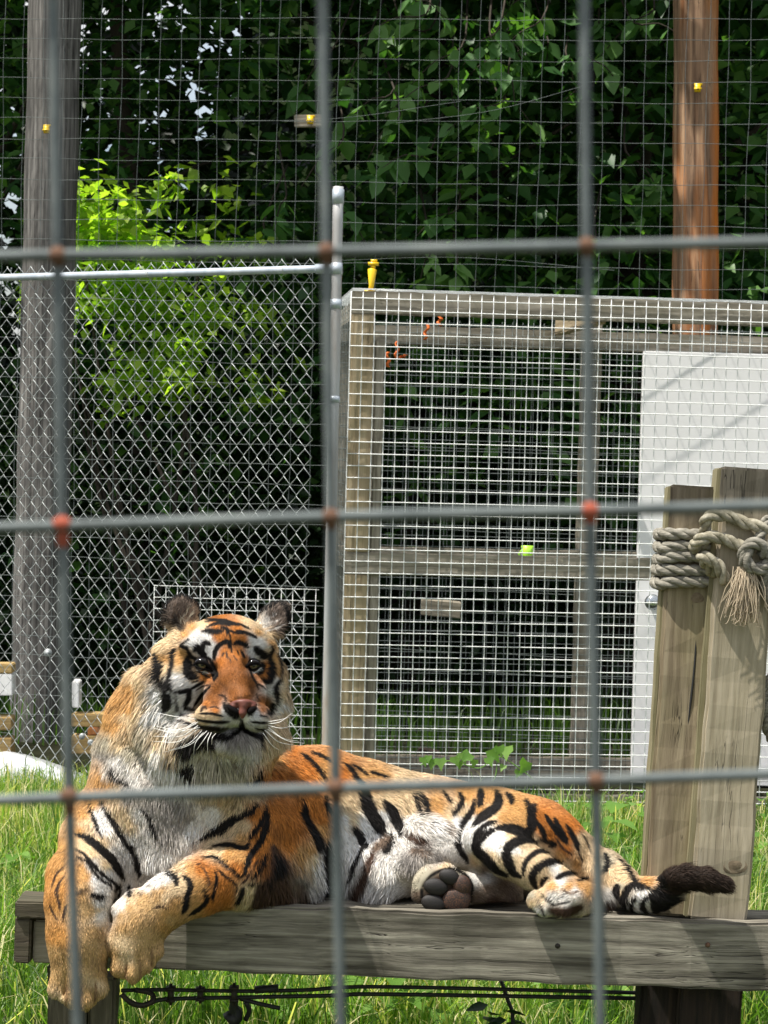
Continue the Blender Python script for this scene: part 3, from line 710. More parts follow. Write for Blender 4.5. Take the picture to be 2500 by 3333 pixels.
# yellow insulator on the cage roof
c = P(1205, 948, 9.1); yi = empty('insulator', c, 'tall yellow plastic insulator standing on the left end of the cage roof', 'insulator')
mb = MB(); mb.tube([c, c + [0.004, 0, .02], c + [.006, 0, .085], c + [.007, 0, .09]], [.010, .010, .019, .012], 10); mb.tube([c + [.008, 0, .088], c + [.01, 0, .108]], .010, 8)
mb.build('body', M['yellow'], yi, True)
mb = MB(); mb.box(c + [.010, 0, .108], np.eye(3), (.021, .014, .006)); mb.box(c + [.012, 0, .120], np.eye(3), (.013, .010, .005)); mb.box(c + [0, 0, -.002], np.eye(3), (.022, .016, .005)); mb.build('clip', M['yellow'], yi)
# lime cup insulator on the middle rail
c = cg(.77, .6, 0) * 1.0; c = P(1716, 1812, 9.35)
li = empty('insulator', c, 'lime green plastic insulator inside the wire cage above the middle rail', 'insulator')
mb = MB(); mb.tube([c + [0, 0, -.022], c + [0, 0, -.014]], [.036, .034], 14); mb.tube([c + [0, 0, -.014], c + [0, 0, .006], c + [0, 0, .045]], [.018, .021, .026], 14); mb.build('body', M['lime'], li, True)
mb = MB(); mb.tube([c + [-.02, 0, -.005], c + [-.035, 0, .01], c + [-.02, 0, .03]], .004, 6); mb.build('clip', M['lime'], li, True)
sb = board('cross_rail', cg(.70, .09, c[2] - .05), cg(.82, .5, c[2] - .05), .04, .05, M['cagegrey'], cage, seed=77)
# orange tape strips
for i, (u, v, w, h, a) in enumerate([(1388, 1080, 10, 52, .25), (1432, 1044, 12, 34, .1), (1292, 1140, 9, 60, .1), (1263, 1170, 11, 50, -.1), (1310, 1160, 14, 10, .3)]):
    c = P(u, v, 9.28); k = 9.28 / 7500; n = 9; V = []
    for q in range(n):
        t = q / (n - 1) - .5; off = np.array([math.sin(q * 1.3 + i) * .006 + a * t * .05, math.cos(q * 1.7) * .008, t * h * k])
        V += [c + off - [w * k / 2, 0, 0], c + off + [w * k / 2, .004, 0]]
    Q = [[2 * q, 2 * q + 1, 2 * q + 3, 2 * q + 2] for q in range(n - 1)]
    o = mesh_np('tape_strip', np.array(V), Q, M['orange']); o.modifiers.new('thick', 'SOLIDIFY').thickness = .0012
    tag(o, ['longest scrap of orange tape hanging under the cage roof', 'scrap of orange tape highest and furthest right under the cage roof', 'orange tape scrap on the cage corner brace, right of the leftmost one', 'leftmost scrap of orange tape beside the cage corner post', 'short sideways scrap of orange tape near the cage corner post'][i], 'tape', 'orange tape scraps in the cage')
# pale feeder box low inside cage
fb = board('wooden_box', P(1370, 1975, 10.6), P(1500, 1985, 10.6), .12, .07, M['cagegrey'], seed=5); tag(fb, 'pale box seen through the lower left of the wire cage', 'box')
fb = board('timber_offcut', P(1360, 2445, 10.6), P(1430, 2462, 10.6), .1, .04, M['legdark'], seed=5); tag(fb, 'brown timber offcut lying at the back of the cage bottom', 'timber')

# vine on the cage mesh
vn = empty('vine', P(1560, 2520, 8.93), 'vine of small lobed green leaves creeping along the cage bottom above the tiger\'s back', 'vine')
vp = spline([P(1745, 2545, 8.93), P(1690, 2500, 8.93), P(1620, 2462, 8.92), P(1560, 2500, 8.93), P(1480, 2478, 8.92), P(1400, 2480, 8.92), P(1368, 2490, 8.92)], 40)
mb = MB(); mb.tube(vp, .0022, 5); mb.tube(spline([P(1620, 2462, 8.92), P(1608, 2540, 8.9), P(1560, 2590, 8.9)], 10), .002, 5); mb.build('stem', M['weed'], vn, True)
for ob_ in vn.children:
    ob_.data.attributes.new('col', 'FLOAT_COLOR', 'POINT')
VL = np.array([[0, 0, 0], [.42, -.08, .02], [.50, .30, .03], [.22, .55, .0], [0, 1.0, -.12], [-.22, .55, 0], [-.50, .30, .03], [-.42, -.08, .02], [0, .4, -.06]])
VT = np.array([[0, 1, 8], [1, 2, 8], [2, 3, 8], [3, 4, 8], [4, 5, 8], [5, 6, 8], [6, 7, 8], [7, 0, 8]])
vl = []
for k in range(3):
    tn = .5 + .25 * k; ob_ = mesh_np('leaf', VL, None, M['weed'], None, True, {'col': np.tile([tn, tn, tn, 1], (9, 1))}, VT); vl.append(ob_.data); bpy.data.objects.remove(ob_)
for i, (u, v, s) in enumerate([(1378, 2478, 34), (1408, 2486, 38), (1432, 2486, 42), (1395, 2470, 26), (1480, 2478, 38), (1505, 2465, 40), (1530, 2470, 44), (1495, 2490, 30), (1545, 2485, 30), (1600, 2460, 52), (1625, 2445, 40), (1650, 2450, 50), (1590, 2480, 36), (1715, 2500, 56), (1690, 2520, 30), (1570, 2590, 34), (1560, 2575, 24), (1640, 2500, 26)]):
    p_ = P(u, v - s * .4, 8.91); k = s * 8.91 / 7500
    d = unit(np.array([rng.normal(0, .4), rng.normal(-.25, .15), -1])); nr = np.array([rng.normal(0, .5), -1, .3]); nr = unit(nr - d * (nr @ d)); s_ = np.cross(d, nr)
    o = bpy.data.objects.new('leaf', vl[i % 3]); COL.objects.link(o); o.parent = vn
    o.matrix_local = Matrix.Translation(Vector(p_) - vn.location) @ Matrix(((s_[0], d[0], nr[0], 0), (s_[1], d[1], nr[1], 0), (s_[2], d[2], nr[2], 0), (0, 0, 0, 1))) @ Matrix.Scale(k, 4)

# ================================================================== low white cover and timber stack at the left
wc = [(-60, 2452), (0, 2460), (62, 2476), (190, 2520), (306, 2575), (300, 2606), (0, 2640), (-60, 2640)]
d0 = 9.55
V = [P(u, v, d0) for u, v in wc]; n = len(V); V += [p + np.array([.05, .25, -.02]) for i, p in enumerate(V)]
V = np.array(V); bm = bmesh.new(); vs = [bm.verts.new(v) for v in V]
bm.faces.new(vs[:n]); bm.faces.new(vs[n:][::-1])
for i in range(n): bm.faces.new([vs[i], vs[n + i], vs[n + (i + 1) % n], vs[(i + 1) % n]])
bmesh.ops.recalc_face_normals(bm, faces=bm.faces); bmesh.ops.bevel(bm, geom=list(bm.edges), offset=.02, segments=3, affect='EDGES')
me = bpy.data.meshes.new('plastic_cover'); bm.to_mesh(me); bm.free(); me.materials.append(M['tarp'])
for p_ in me.polygons: p_.use_smooth = True
o = bpy.data.objects.new('plastic_cover', me); COL.objects.link(o); tag(o, 'low sloping white plastic cover in the grass at the far left', 'cover')
sb = board('stone_block', P(-80, 2680, 9.5), P(270, 2680, 9.5), .5, .13, M['grey'], seed=8); tag(sb, 'low grey block behind the tall grass at the far left', 'block')
ts = empty('timber_stack', P(100, 2400, 10.25), 'stack of tan timbers with dark gaps beside the grey wooden pole at the left', 'timber stack')
for (u0, u1, v0, v1, mt) in [(-90, 46, 2158, 2188, 'tan'), (-90, 46, 2190, 2260, 'white'), (-90, 44, 2330, 2372, 'tan'), (-90, 44, 2398, 2455, 'tan'), (235, 350, 2320, 2362, 'tan'), (235, 352, 2390, 2450, 'tan'), (238, 262, 2214, 2300, 'white'), (290, 352, 2362, 2388, 'poleorange')]:
    h = (v1 - v0) * 10.25 / 7500
    board('timber', P(u0, (v0 + v1) / 2, 10.25), P(u1, (v0 + v1) / 2, 10.25), .10, h, M[mt], ts, seed=int(v0))
for (u, v) in ((268, 2396), (296, 2416)):
    c = P(u, v, 10.18); mb = MB(); mb.tube([c, c + [0, -.015, 0]], .014, 8); mb.build('bolt', M['galv'], ts)
c = P(157, 2124, 11.15); mb = MB(); mb.tube([c, c + [0, -.012, 0]], .02, 12); mb.tube([c, c + [0, -.022, 0]], .01, 6); tag(mb.build('washer', M['galv'], None), 'round steel washer and bolt on the grey wooden pole', 'washer')

# ================================================================== platform
zrim = P(691, 2944, 4.985)[2]
rr1 = PZ(2500, 3006, zrim)
yR = float(np.clip(rr1[1], 4.90, 4.97)); yL = P(691, 2944, 4.985)[1]
rimA0 = np.array([P(330, 2932, 4.99)[0], yL + .007, 0]); xr = P(2500, 3006, 4.94)[0]
sl = (yR - yL) / (xr - P(691, 2944, 4.985)[0])
def rim_y(x): return yL + (x - P(691, 2944, 4.985)[0]) * sl
RH = .147
plat = empty('wooden_platform', (0, 5.1, 0), 'weathered wooden platform with a wide front edge board on which the tiger lies', 'platform')
x0, x1 = P(300, 3000, 4.99)[0], xr + .5
bR = board('edge_board', (x0, rim_y(x0) + .02, zrim - RH / 2), (x1, rim_y(x1) + .02, zrim - RH / 2), .038, RH, M['rim'], plat, seed=21, jit=.0016, bev=.005, seg=.03)
deck_z = zrim - .012
xd1 = P(2075, 2960, 5.0)[0]; xd0 = P(175, 2960, 5.1)[0]
for k in range(3):
    yy = 5.10 + k * .125
    board('plank', (xd0, yy, deck_z - .018), (xd1, yy, deck_z - .018), .12, .036, M['rim'], plat, seed=30 + k)
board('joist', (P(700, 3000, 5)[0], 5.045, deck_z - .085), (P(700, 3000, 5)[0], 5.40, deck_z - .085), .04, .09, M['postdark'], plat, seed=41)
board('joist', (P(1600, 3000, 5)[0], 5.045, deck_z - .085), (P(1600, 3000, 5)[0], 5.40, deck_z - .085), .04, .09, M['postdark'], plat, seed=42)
# left end pieces
k5 = 5.06 / 7500
board('end_board', P(112, 3058, 5.06), P(330, 3066, 5.06), .038, 140 * k5, M['cagegrey'], plat, seed=51)
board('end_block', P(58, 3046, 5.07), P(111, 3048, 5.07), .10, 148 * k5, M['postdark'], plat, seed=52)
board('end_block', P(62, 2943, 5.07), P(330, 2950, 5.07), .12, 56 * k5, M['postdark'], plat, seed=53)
# supports
def sq_post(name, top, bot, w, t, mat, parent, seed, d_face=None):
    return board(name, bot, top, t, w, mat, parent, up=tuple(CR), seed=seed, jit=.0015, bev=.006, seg=.05)
lt, lb2 = P(225, 3130, 5.12), P(222, 3400, 5.12); ax = unit(lt - lb2); lb2 = lb2 - ax * (lb2[2] + .05) / ax[2]
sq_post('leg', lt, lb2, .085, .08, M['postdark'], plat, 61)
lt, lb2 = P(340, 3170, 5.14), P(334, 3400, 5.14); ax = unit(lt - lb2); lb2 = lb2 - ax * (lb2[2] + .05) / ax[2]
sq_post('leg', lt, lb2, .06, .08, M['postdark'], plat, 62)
# the two square posts
def ext(t, b):
    ax = unit(t - b); return b - ax * (b[2] + .05) / ax[2]
t1, b1_ = P(2258, 1583, 5.09), P(2158, 3160, 5.075)
def cutz(t, b, z):
    ax = unit(t - b); return b - ax * (b[2] - z) / ax[2]
zs = deck_z + .001
M['post1'] = wood_mat('weathered_top_post', (0.36, 0.30, 0.20), (0.25, 0.20, 0.13), (0.12, 0.09, 0.055), stain=(0.15, 0.14, 0.05), stain_amt=0.35, crack=0.8, warp=1.2, topdark=float(np.linalg.norm(t1 - cutz(t1, b1_, zs))) / 2)
p1 = empty('square_post', cutz(t1, b1_, zs), 'shorter square wooden post wrapped in rope, with a long drying crack, left of the pair', 'post')
sq_post('timber', t1, cutz(t1, b1_, zs), .108, .088, M['post1'], p1, 71)
t2, b2_ = P(2437, 1526, 5.05), P(2316, 3160, 5.045)
M['post2b'] = wood_mat('pale_weathered_top_post', (0.50, 0.43, 0.32), (0.36, 0.31, 0.22), (0.20, 0.165, 0.11), stain=(0.22, 0.19, 0.11), stain_amt=0.35, crack=0.8, warp=1.2, topdark=float(np.linalg.norm(t2 - cutz(t2, b2_, zs))) / 2)
p2 = empty('square_post', cutz(t2, b2_, zs), 'taller pale square post with a large knot, at the right edge behind the tail', 'post')
sq_post('timber', t2, cutz(t2, b2_, zs), .127, .10, M['post2b'], p2, 72)
board('plank', (P(2040, 2960, 5.0)[0], 5.06, deck_z - .018), (x1, 5.06, deck_z - .018), .11, .036, M['rim'], plat, seed=39)
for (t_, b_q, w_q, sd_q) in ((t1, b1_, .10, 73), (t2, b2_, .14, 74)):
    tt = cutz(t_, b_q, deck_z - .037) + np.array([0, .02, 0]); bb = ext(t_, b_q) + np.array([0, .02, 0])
    sq_post('leg', tt, bb, w_q, .088, M['legdark'], plat, sd_q)  # feet of the square posts, coloured dark for the shade under the deck
for (t_, b_q, off_, ww, TT, sd_q, pr) in ((t2, b2_, -.0665, .014, .07, 81, p2), (t1, b1_, -.0555, .009, .06, 82, p1)):
    ax = unit(t_ - b_q); s = unit(CR - ax * (CR @ ax))
    board('chamfered_edge', cutz(t_, b_q, zs) + s * off_, t_ + s * off_ - ax * .004, TT, ww, M['olive'], pr, up=tuple(CR), seed=sd_q, jit=.0008, bev=.003)
# long crack and knot built as relief
def on_face(t, b, T, along, side, off=.0006):
    ax = unit(t - b); s = unit(CR - ax * (CR @ ax)); f = np.cross(s, ax); f = f if f[1] < 0 else -f
    return t - ax * along + s * side + f * (T / 2 + off)
mb = MB(); pts = [on_face(t1, b1_, .088, a, s, -.001) for a, s in ((.26, .008), (.30, .017), (.36, .021), (.42, .020), (.50, .016), (.56, .013))]
mb.tube(spline(pts, 20), np.interp(np.linspace(0, 1, 20), [0, .3, .7, 1], [.0004, .0022, .003, .0004]), 6); mb.build('drying_crack', M['black'], p1, True)
knot = noise_mat('wood_knot', [(0.3, (0.10, 0.075, 0.045)), (0.7, (0.26, 0.2, 0.13))], scale=60, rough=0.9, bump=0.6)
for (post, t, b, T, al, sd, rr) in ((p2, t2, b2_, .10, .86, .025, .020), (p1, t1, b1_, .088, .245, .018, .010)):
    c = on_face(t, b, T, al, sd, -.001); mb = MB()
    th = np.linspace(0, 2 * math.pi, 20, endpoint=False); ring = []
    ax = unit(t - b); s = unit(CR - ax * (CR @ ax)); f = np.cross(s, ax); f = f if f[1] < 0 else -f
    V = [c + f * .003]
    for q, (sc, hh) in enumerate(((.5, .0024), (.75, .0010), (1.0, .0022), (1.25, -.001))):
        for a in th: V.append(c + (s * math.cos(a) * (1.25) + ax * math.sin(a)) * rr * sc * (1 + .1 * math.sin(3 * a + q)) + f * hh)
    Tt = [[0, 1 + j, 1 + (j + 1) % 20] for j in range(20)]
    Q = [[1 + q * 20 + j, 1 + (q + 1) * 20 + j, 1 + (q + 1) * 20 + (j + 1) % 20, 1 + q * 20 + (j + 1) % 20] for q in range(3) for j in range(20)]
    mb.add(V, Q, Tt); mb.build('knot', knot, post, True)
mb = MB(); c = P(2310, 3085, 4.915); c[1] = rim_y(c[0]) - .001; mb.tube([c, c + [0, -.003, 0]], [.006, .004], 8); mb.build('nail', M['rust'], plat)
mb = MB(); c = P(1820, 3093, 4.915); c[1] = rim_y(c[0]) - .001; mb.tube([c, c + [0, -.002, 0]], [.006, .004], 8); mb.build('nail', M['blackmetal'], plat)

# ================================================================== rope
def rope(mb, path, R, twist=7.0, n=None, ph0=0):
    path = np.asarray(path); seg = np.linalg.norm(np.diff(path, axis=0), axis=1); Lt = seg.sum()
    n = n or int(Lt / (R * .45)) + 2
    path = spline(path, n)
    t = np.gradient(path, axis=0); t = unit(t); nn = np.cross(t[0], [0, 0.3, 1.0]); nn = nn / np.linalg.norm(nn)
    cum = np.concatenate([[0], np.cumsum(np.linalg.norm(np.diff(path, axis=0), axis=1))])
    N_ = []
    for i in range(n):
        nn = nn - t[i] * (nn @ t[i]); nn /= np.linalg.norm(nn); N_.append(nn.copy())
    N_ = np.array(N_); B_ = np.cross(t, N_)
    for k in range(3):
        a = cum / (R * twist) * 2 * math.pi + k * 2 * math.pi / 3 + ph0
        mb.tube(path + (np.cos(a)[:, None] * N_ + np.sin(a)[:, None] * B_) * R * .52, R * .56 * (1 + .06 * np.sin(a * .37 + k)), 8)

rp = empty('rope', P(2300, 1790, 5.0), 'thick twisted rope wound round the tops of the two square posts and knotted', 'rope')
ax1 = unit(t1 - b1_); s1 = unit(CR - ax1 * (CR @ ax1)); f1 = np.cross(s1, ax1); f1 = f1 if f1[1] < 0 else -f1
Rr = .0135
def around(t, ax, s, f, hw, hd, al, ang, grow=0):
    c, q = math.cos(ang), math.sin(ang); e = .42
    x = math.copysign(abs(c) ** e, c) * (hw + grow); y = math.copysign(abs(q) ** e, q) * (hd + grow)
    return t - ax * al + s * x + f * y
mb = MB(); pts = []
turns = 5.0
for q in range(int(turns * 28) + 1):
    a = q / 28 * 2 * math.pi
    pts.append(around(t1, ax1, s1, f1, .054 + Rr, .044 + Rr, .095 + q / 28 * .0262 + .005 * math.sin(a + .6) - .007 * math.cos(a) + .0025 * math.sin(q * .37), a, .001 * math.sin(a * 2.3)))
rope(mb, pts, Rr, n=int(turns * 60))
mb.build('coil', M['rope'], rp, True)
mb = MB()
fr = lambda al, sd, off: on_face(t2, b2_, .10, al, sd - (.018 if sd < .09 else 0), off)
fl = lambda al, sd, off: on_face(t1, b1_, .088, al, sd, off)
rope(mb, [fl(.15, -.02, -.0), fl(.125, .02, .018), fr(.115, -.075, .022), fr(.108, -.03, .016), fr(.12, .01, .016), fr(.128, .06, .016), fr(.125, .09, -.02)], Rr)
rope(mb, [fl(.14, .0, .012), fr(.165, -.09, .03), fr(.155, -.055, .024), fr(.165, -.01, .018), fr(.18, .02, .022)], Rr, ph0=1)
rope(mb, [fl(.19, .045, .028), fr(.20, -.08, .028), fr(.215, -.045, .03), fr(.25, -.025, .018)], Rr, ph0=2)
mb.build('crossing_turns', M['ropegold'], rp, True)
mb = MB()
kc_ = fr(.19, .035, .030)
ax2 = unit(t2 - b2_); s2 = unit(CR - ax2 * (CR @ ax2)); f2 = np.cross(s2, ax2); f2 = f2 if f2[1] < 0 else -f2
kp = []
for q in range(60):
    a = q / 59 * 2 * math.pi * 2.5
    kp.append(kc_ + s2 * (.026 * math.cos(a) + .012 * (q / 59 - .5)) + ax2 * .028 * math.sin(a) + f2 * (.012 * math.sin(a * .8) + .006))
rope(mb, kp, Rr * .95, n=150)
rope(mb, [kc_ + ax2 * .02, fr(.14, .045, .02), fr(.11, .058, .012), fr(.135, .075, .022), kc_ + s2 * .02], Rr * .85, n=60)
rope(mb, [kc_ + s2 * .01, fr(.16, .075, .026), fr(.14, .10, .0)], Rr, n=50)
mb.build('knot', M['rope'], rp, True)
mb = MB()
rope(mb, [kc_ - ax2 * .02 + s2 * .02, fr(.24, .06, .02), fr(.29, .085, .016), fr(.33, .12, -.01), fr(.345, .17, -.06)], Rr * 1.05, n=80)
mb.build('loose_end', M['rope'], rp, True)
mb = MB(); c = kc_ - ax2 * .025 - s2 * .02
for q in range(230):
    s0 = c + s2 * rng.normal(0, .008) + f2 * rng.uniform(-.004, .014); L = rng.uniform(.05, .12); sp_ = rng.normal(0, .016)
    e = s0 - ax2 * L + s2 * sp_ * L / .1 + f2 * rng.uniform(-.008, .012)
    m_ = (s0 + e) / 2 + s2 * rng.normal(0, .006) + f2 * .006
    mb.tube(spline([s0, m_, e, e + s2 * rng.normal(0, .006) - ax2 * .008], 7), [.0012, .0012, .0012, .001, .0008, .0006, .0003], 3, caps=False)
tag(mb.build('frayed_end', M['hemp'], rp), kind='stuff')
# rope hanging at the right edge
mb = MB(); rope(mb, [P(2540, 2180, 5.1), P(2498, 2230, 5.08), P(2492, 2330, 5.08), P(2510, 2400, 5.1), P(2560, 2430, 5.15)], Rr * .9)
tag(mb.build('hanging_rope', M['rope'], None, True), 'loop of rope hanging beside the taller square post at the right edge', 'rope')

# ================================================================== cable under the platform
cb = empty('steel_cable', P(900, 3230, 5.2), 'dark steel cable with clamps and a loop stretched under the platform', 'cable')
mb = MB()
mb.tube(spline([P(395, 3224, 5.12), P(470, 3222, 5.14), P(560, 3222, 5.16), P(800, 3226, 5.18), P(1000, 3222, 5.2), P(1250, 3212, 5.2), P(2100, 3232, 5.2)], 50), .0045, 8)
mb.tube(spline([P(400, 3240, 5.12), P(430, 3268, 5.13), P(470, 3274, 5.14), P(520, 3255, 5.15), P(600, 3250, 5.17), P(800, 3246, 5.18), P(1100, 3240, 5.2), P(1250, 3236, 5.2), P(2100, 3250, 5.2)], 60), .0048, 8)
mb.tube(spline([P(780, 3250, 5.18), P(840, 3266, 5.18), P(912, 3282, 5.18)], 10), .005, 8)
mb.build('strands', M['black'], cb, True)
for (u, h) in ((556, 36), (652, 30), (762, 38)):
    c = P(u, 3236, 5.165); k = 5.165 / 7500; mb = MB()
    mb.box(c, np.array([CR, CF, CUP]), (9 * k, .012, h * .62 * k)); mb.box(c + CUP * h * .55 * k, np.array([CR, CF, CUP]), (15 * k, .014, 5 * k)); mb.box(c - CUP * h * .5 * k, np.array([CR, CF, CUP]), (14 * k, .014, 5 * k))
    mb.tube([c - CUP * h * k, c + CUP * h * .95 * k], .004, 6); mb.build('clamp', M['blackmetal'], cb)
mb = MB(); mb.tube(spline([P(395, 3236, 5.10), P(425, 3262, 5.10), P(465, 3272, 5.10), P(498, 3256, 5.11), P(490, 3232, 5.12), P(440, 3222, 5.12)], 24), .006, 8); mb.build('thimble', M['blackmetal'], cb, True)
mb = MB(); mb.box(P(868, 3219, 5.17), np.array([unit(CR + .08 * CUP), CF, unit(CUP - .08 * CR)]), (.026, .010, .007)); mb.build('sleeve', M['black'], cb)
mb = MB(); c = P(770, 3300, 5.2); mb.tube(spline([P(765, 3250, 5.18), P(760, 3280, 5.19), c, P(745, 3325, 5.2)], 8), [.008, .012, .018, .022], 6); mb.tube(spline([P(800, 3262, 5.18), P(812, 3290, 5.19), P(800, 3320, 5.2)], 8), .006, 5); tag(mb.build('dark_stump', M['black'], None, True), 'dark ragged strap hanging from the cable at the bottom centre-left', 'strap')
mb = MB(); mb.tube(spline([P(1630, 3190, 5.5), P(1655, 3260, 5.5), P(1668, 3300, 5.5), P(1670, 3400, 5.5)], 10), .005, 5); 
o = mb.build('stem', M['black'], None, True); sp0 = empty('dark_plant', P(1668, 3360, 5.5), 'dark shaded broad-leaved plant directly under the platform, bottom centre-right', 'plant'); under(o, sp0)
pos = np.array([P(u, v, 5.5) for u, v in ((1590, 3270), (1620, 3300), (1650, 3320), (1600, 3330), (1690, 3325), (1640, 3290), (1720, 3345), (1570, 3345))])
leaves_mesh('foliage', pos, rng.uniform(.05, .09, len(pos)), M['leafdark'], sp0, simple=False, droop=.1)

# ================================================================== near grey welded mesh
near = empty('near_wire_mesh', P(1250, 1700, .887), 'blurred heavy grey square wire mesh close in front of the camera', 'wire mesh')
vert = [[(-700, -300), (-690, 1700), (-660, 3700)], [(170, -300), (173, 0), (188, 900), (203, 1707), (226, 2590), (252, 3333), (262, 3700)],
        [(1045, -300), (1050, 0), (1063, 830), (1077, 1680), (1093, 2560), (1109, 3333), (1116, 3700)],
        [(1898, -300), (1902, 0), (1910, 800), (1921, 1665), (1940, 2540), (1954, 3333), (1960, 3700)], [(2760, -300), (2790, 1700), (2815, 3700)]]
hor = [[(-900, -20), (1200, -60), (3300, -110)], [(-900, 850), (0, 834), (188, 830), (1062, 818), (1909, 800), (2500, 788), (3300, 770)],
       [(-900, 1745), (0, 1718), (203, 1712), (1077, 1682), (1921, 1662), (2500, 1645), (3300, 1620)],
       [(-900, 2630), (0, 2604), (226, 2596), (1093, 2566), (1940, 2540), (2500, 2520), (3300, 2500)], [(-900, 3500), (1200, 3450), (3300, 3400)]]
dn = .887; r0 = .00212
for w in vert:
    mb = MB(); mb.tube(spline([P(u, v, dn) for u, v in w], 40), r0, 12); mb.build('wire', M['cagewire'], near, True)
for w in hor:
    mb = MB(); mb.tube(spline([P(u, v, dn - .0035) for u, v in w], 40), r0 * 1.05, 12); mb.build('wire', M['cagewire'], near, True)
for (u, v, red, ln) in [(188, 830, 0, 22), (1063, 818, 0, 30), (1910, 800, 0, 20), (203, 1707, 1, 60), (1077, 1682, 0, 26), (1921, 1662, 1, 26), (226, 2590, 0, 48), (1093, 2562, 0, 34), (1940, 2540, 0, 26)]:
    k = dn / 7500; mb = MB(); c = P(u, v, dn - .002)
    mb.tube(spline([P(u - 1, v - 24, dn), P(u, v, dn - .001), P(u + 2, v + ln + 14, dn)], 8), np.array([.002, .0023, .0025, .0026, .0026, .0025, .0024, .0021]), 12)
    mb.tube(spline([P(u - 30, v + 1, dn - .0035), P(u, v, dn - .0035), P(u + 28, v - 1, dn - .0035)], 8), np.array([.002, .0024, .0026, .0027, .0027, .0026, .0024, .002]), 12)
    o = mb.build('weld', M['rustred'] if red else M['rust'], near, True)

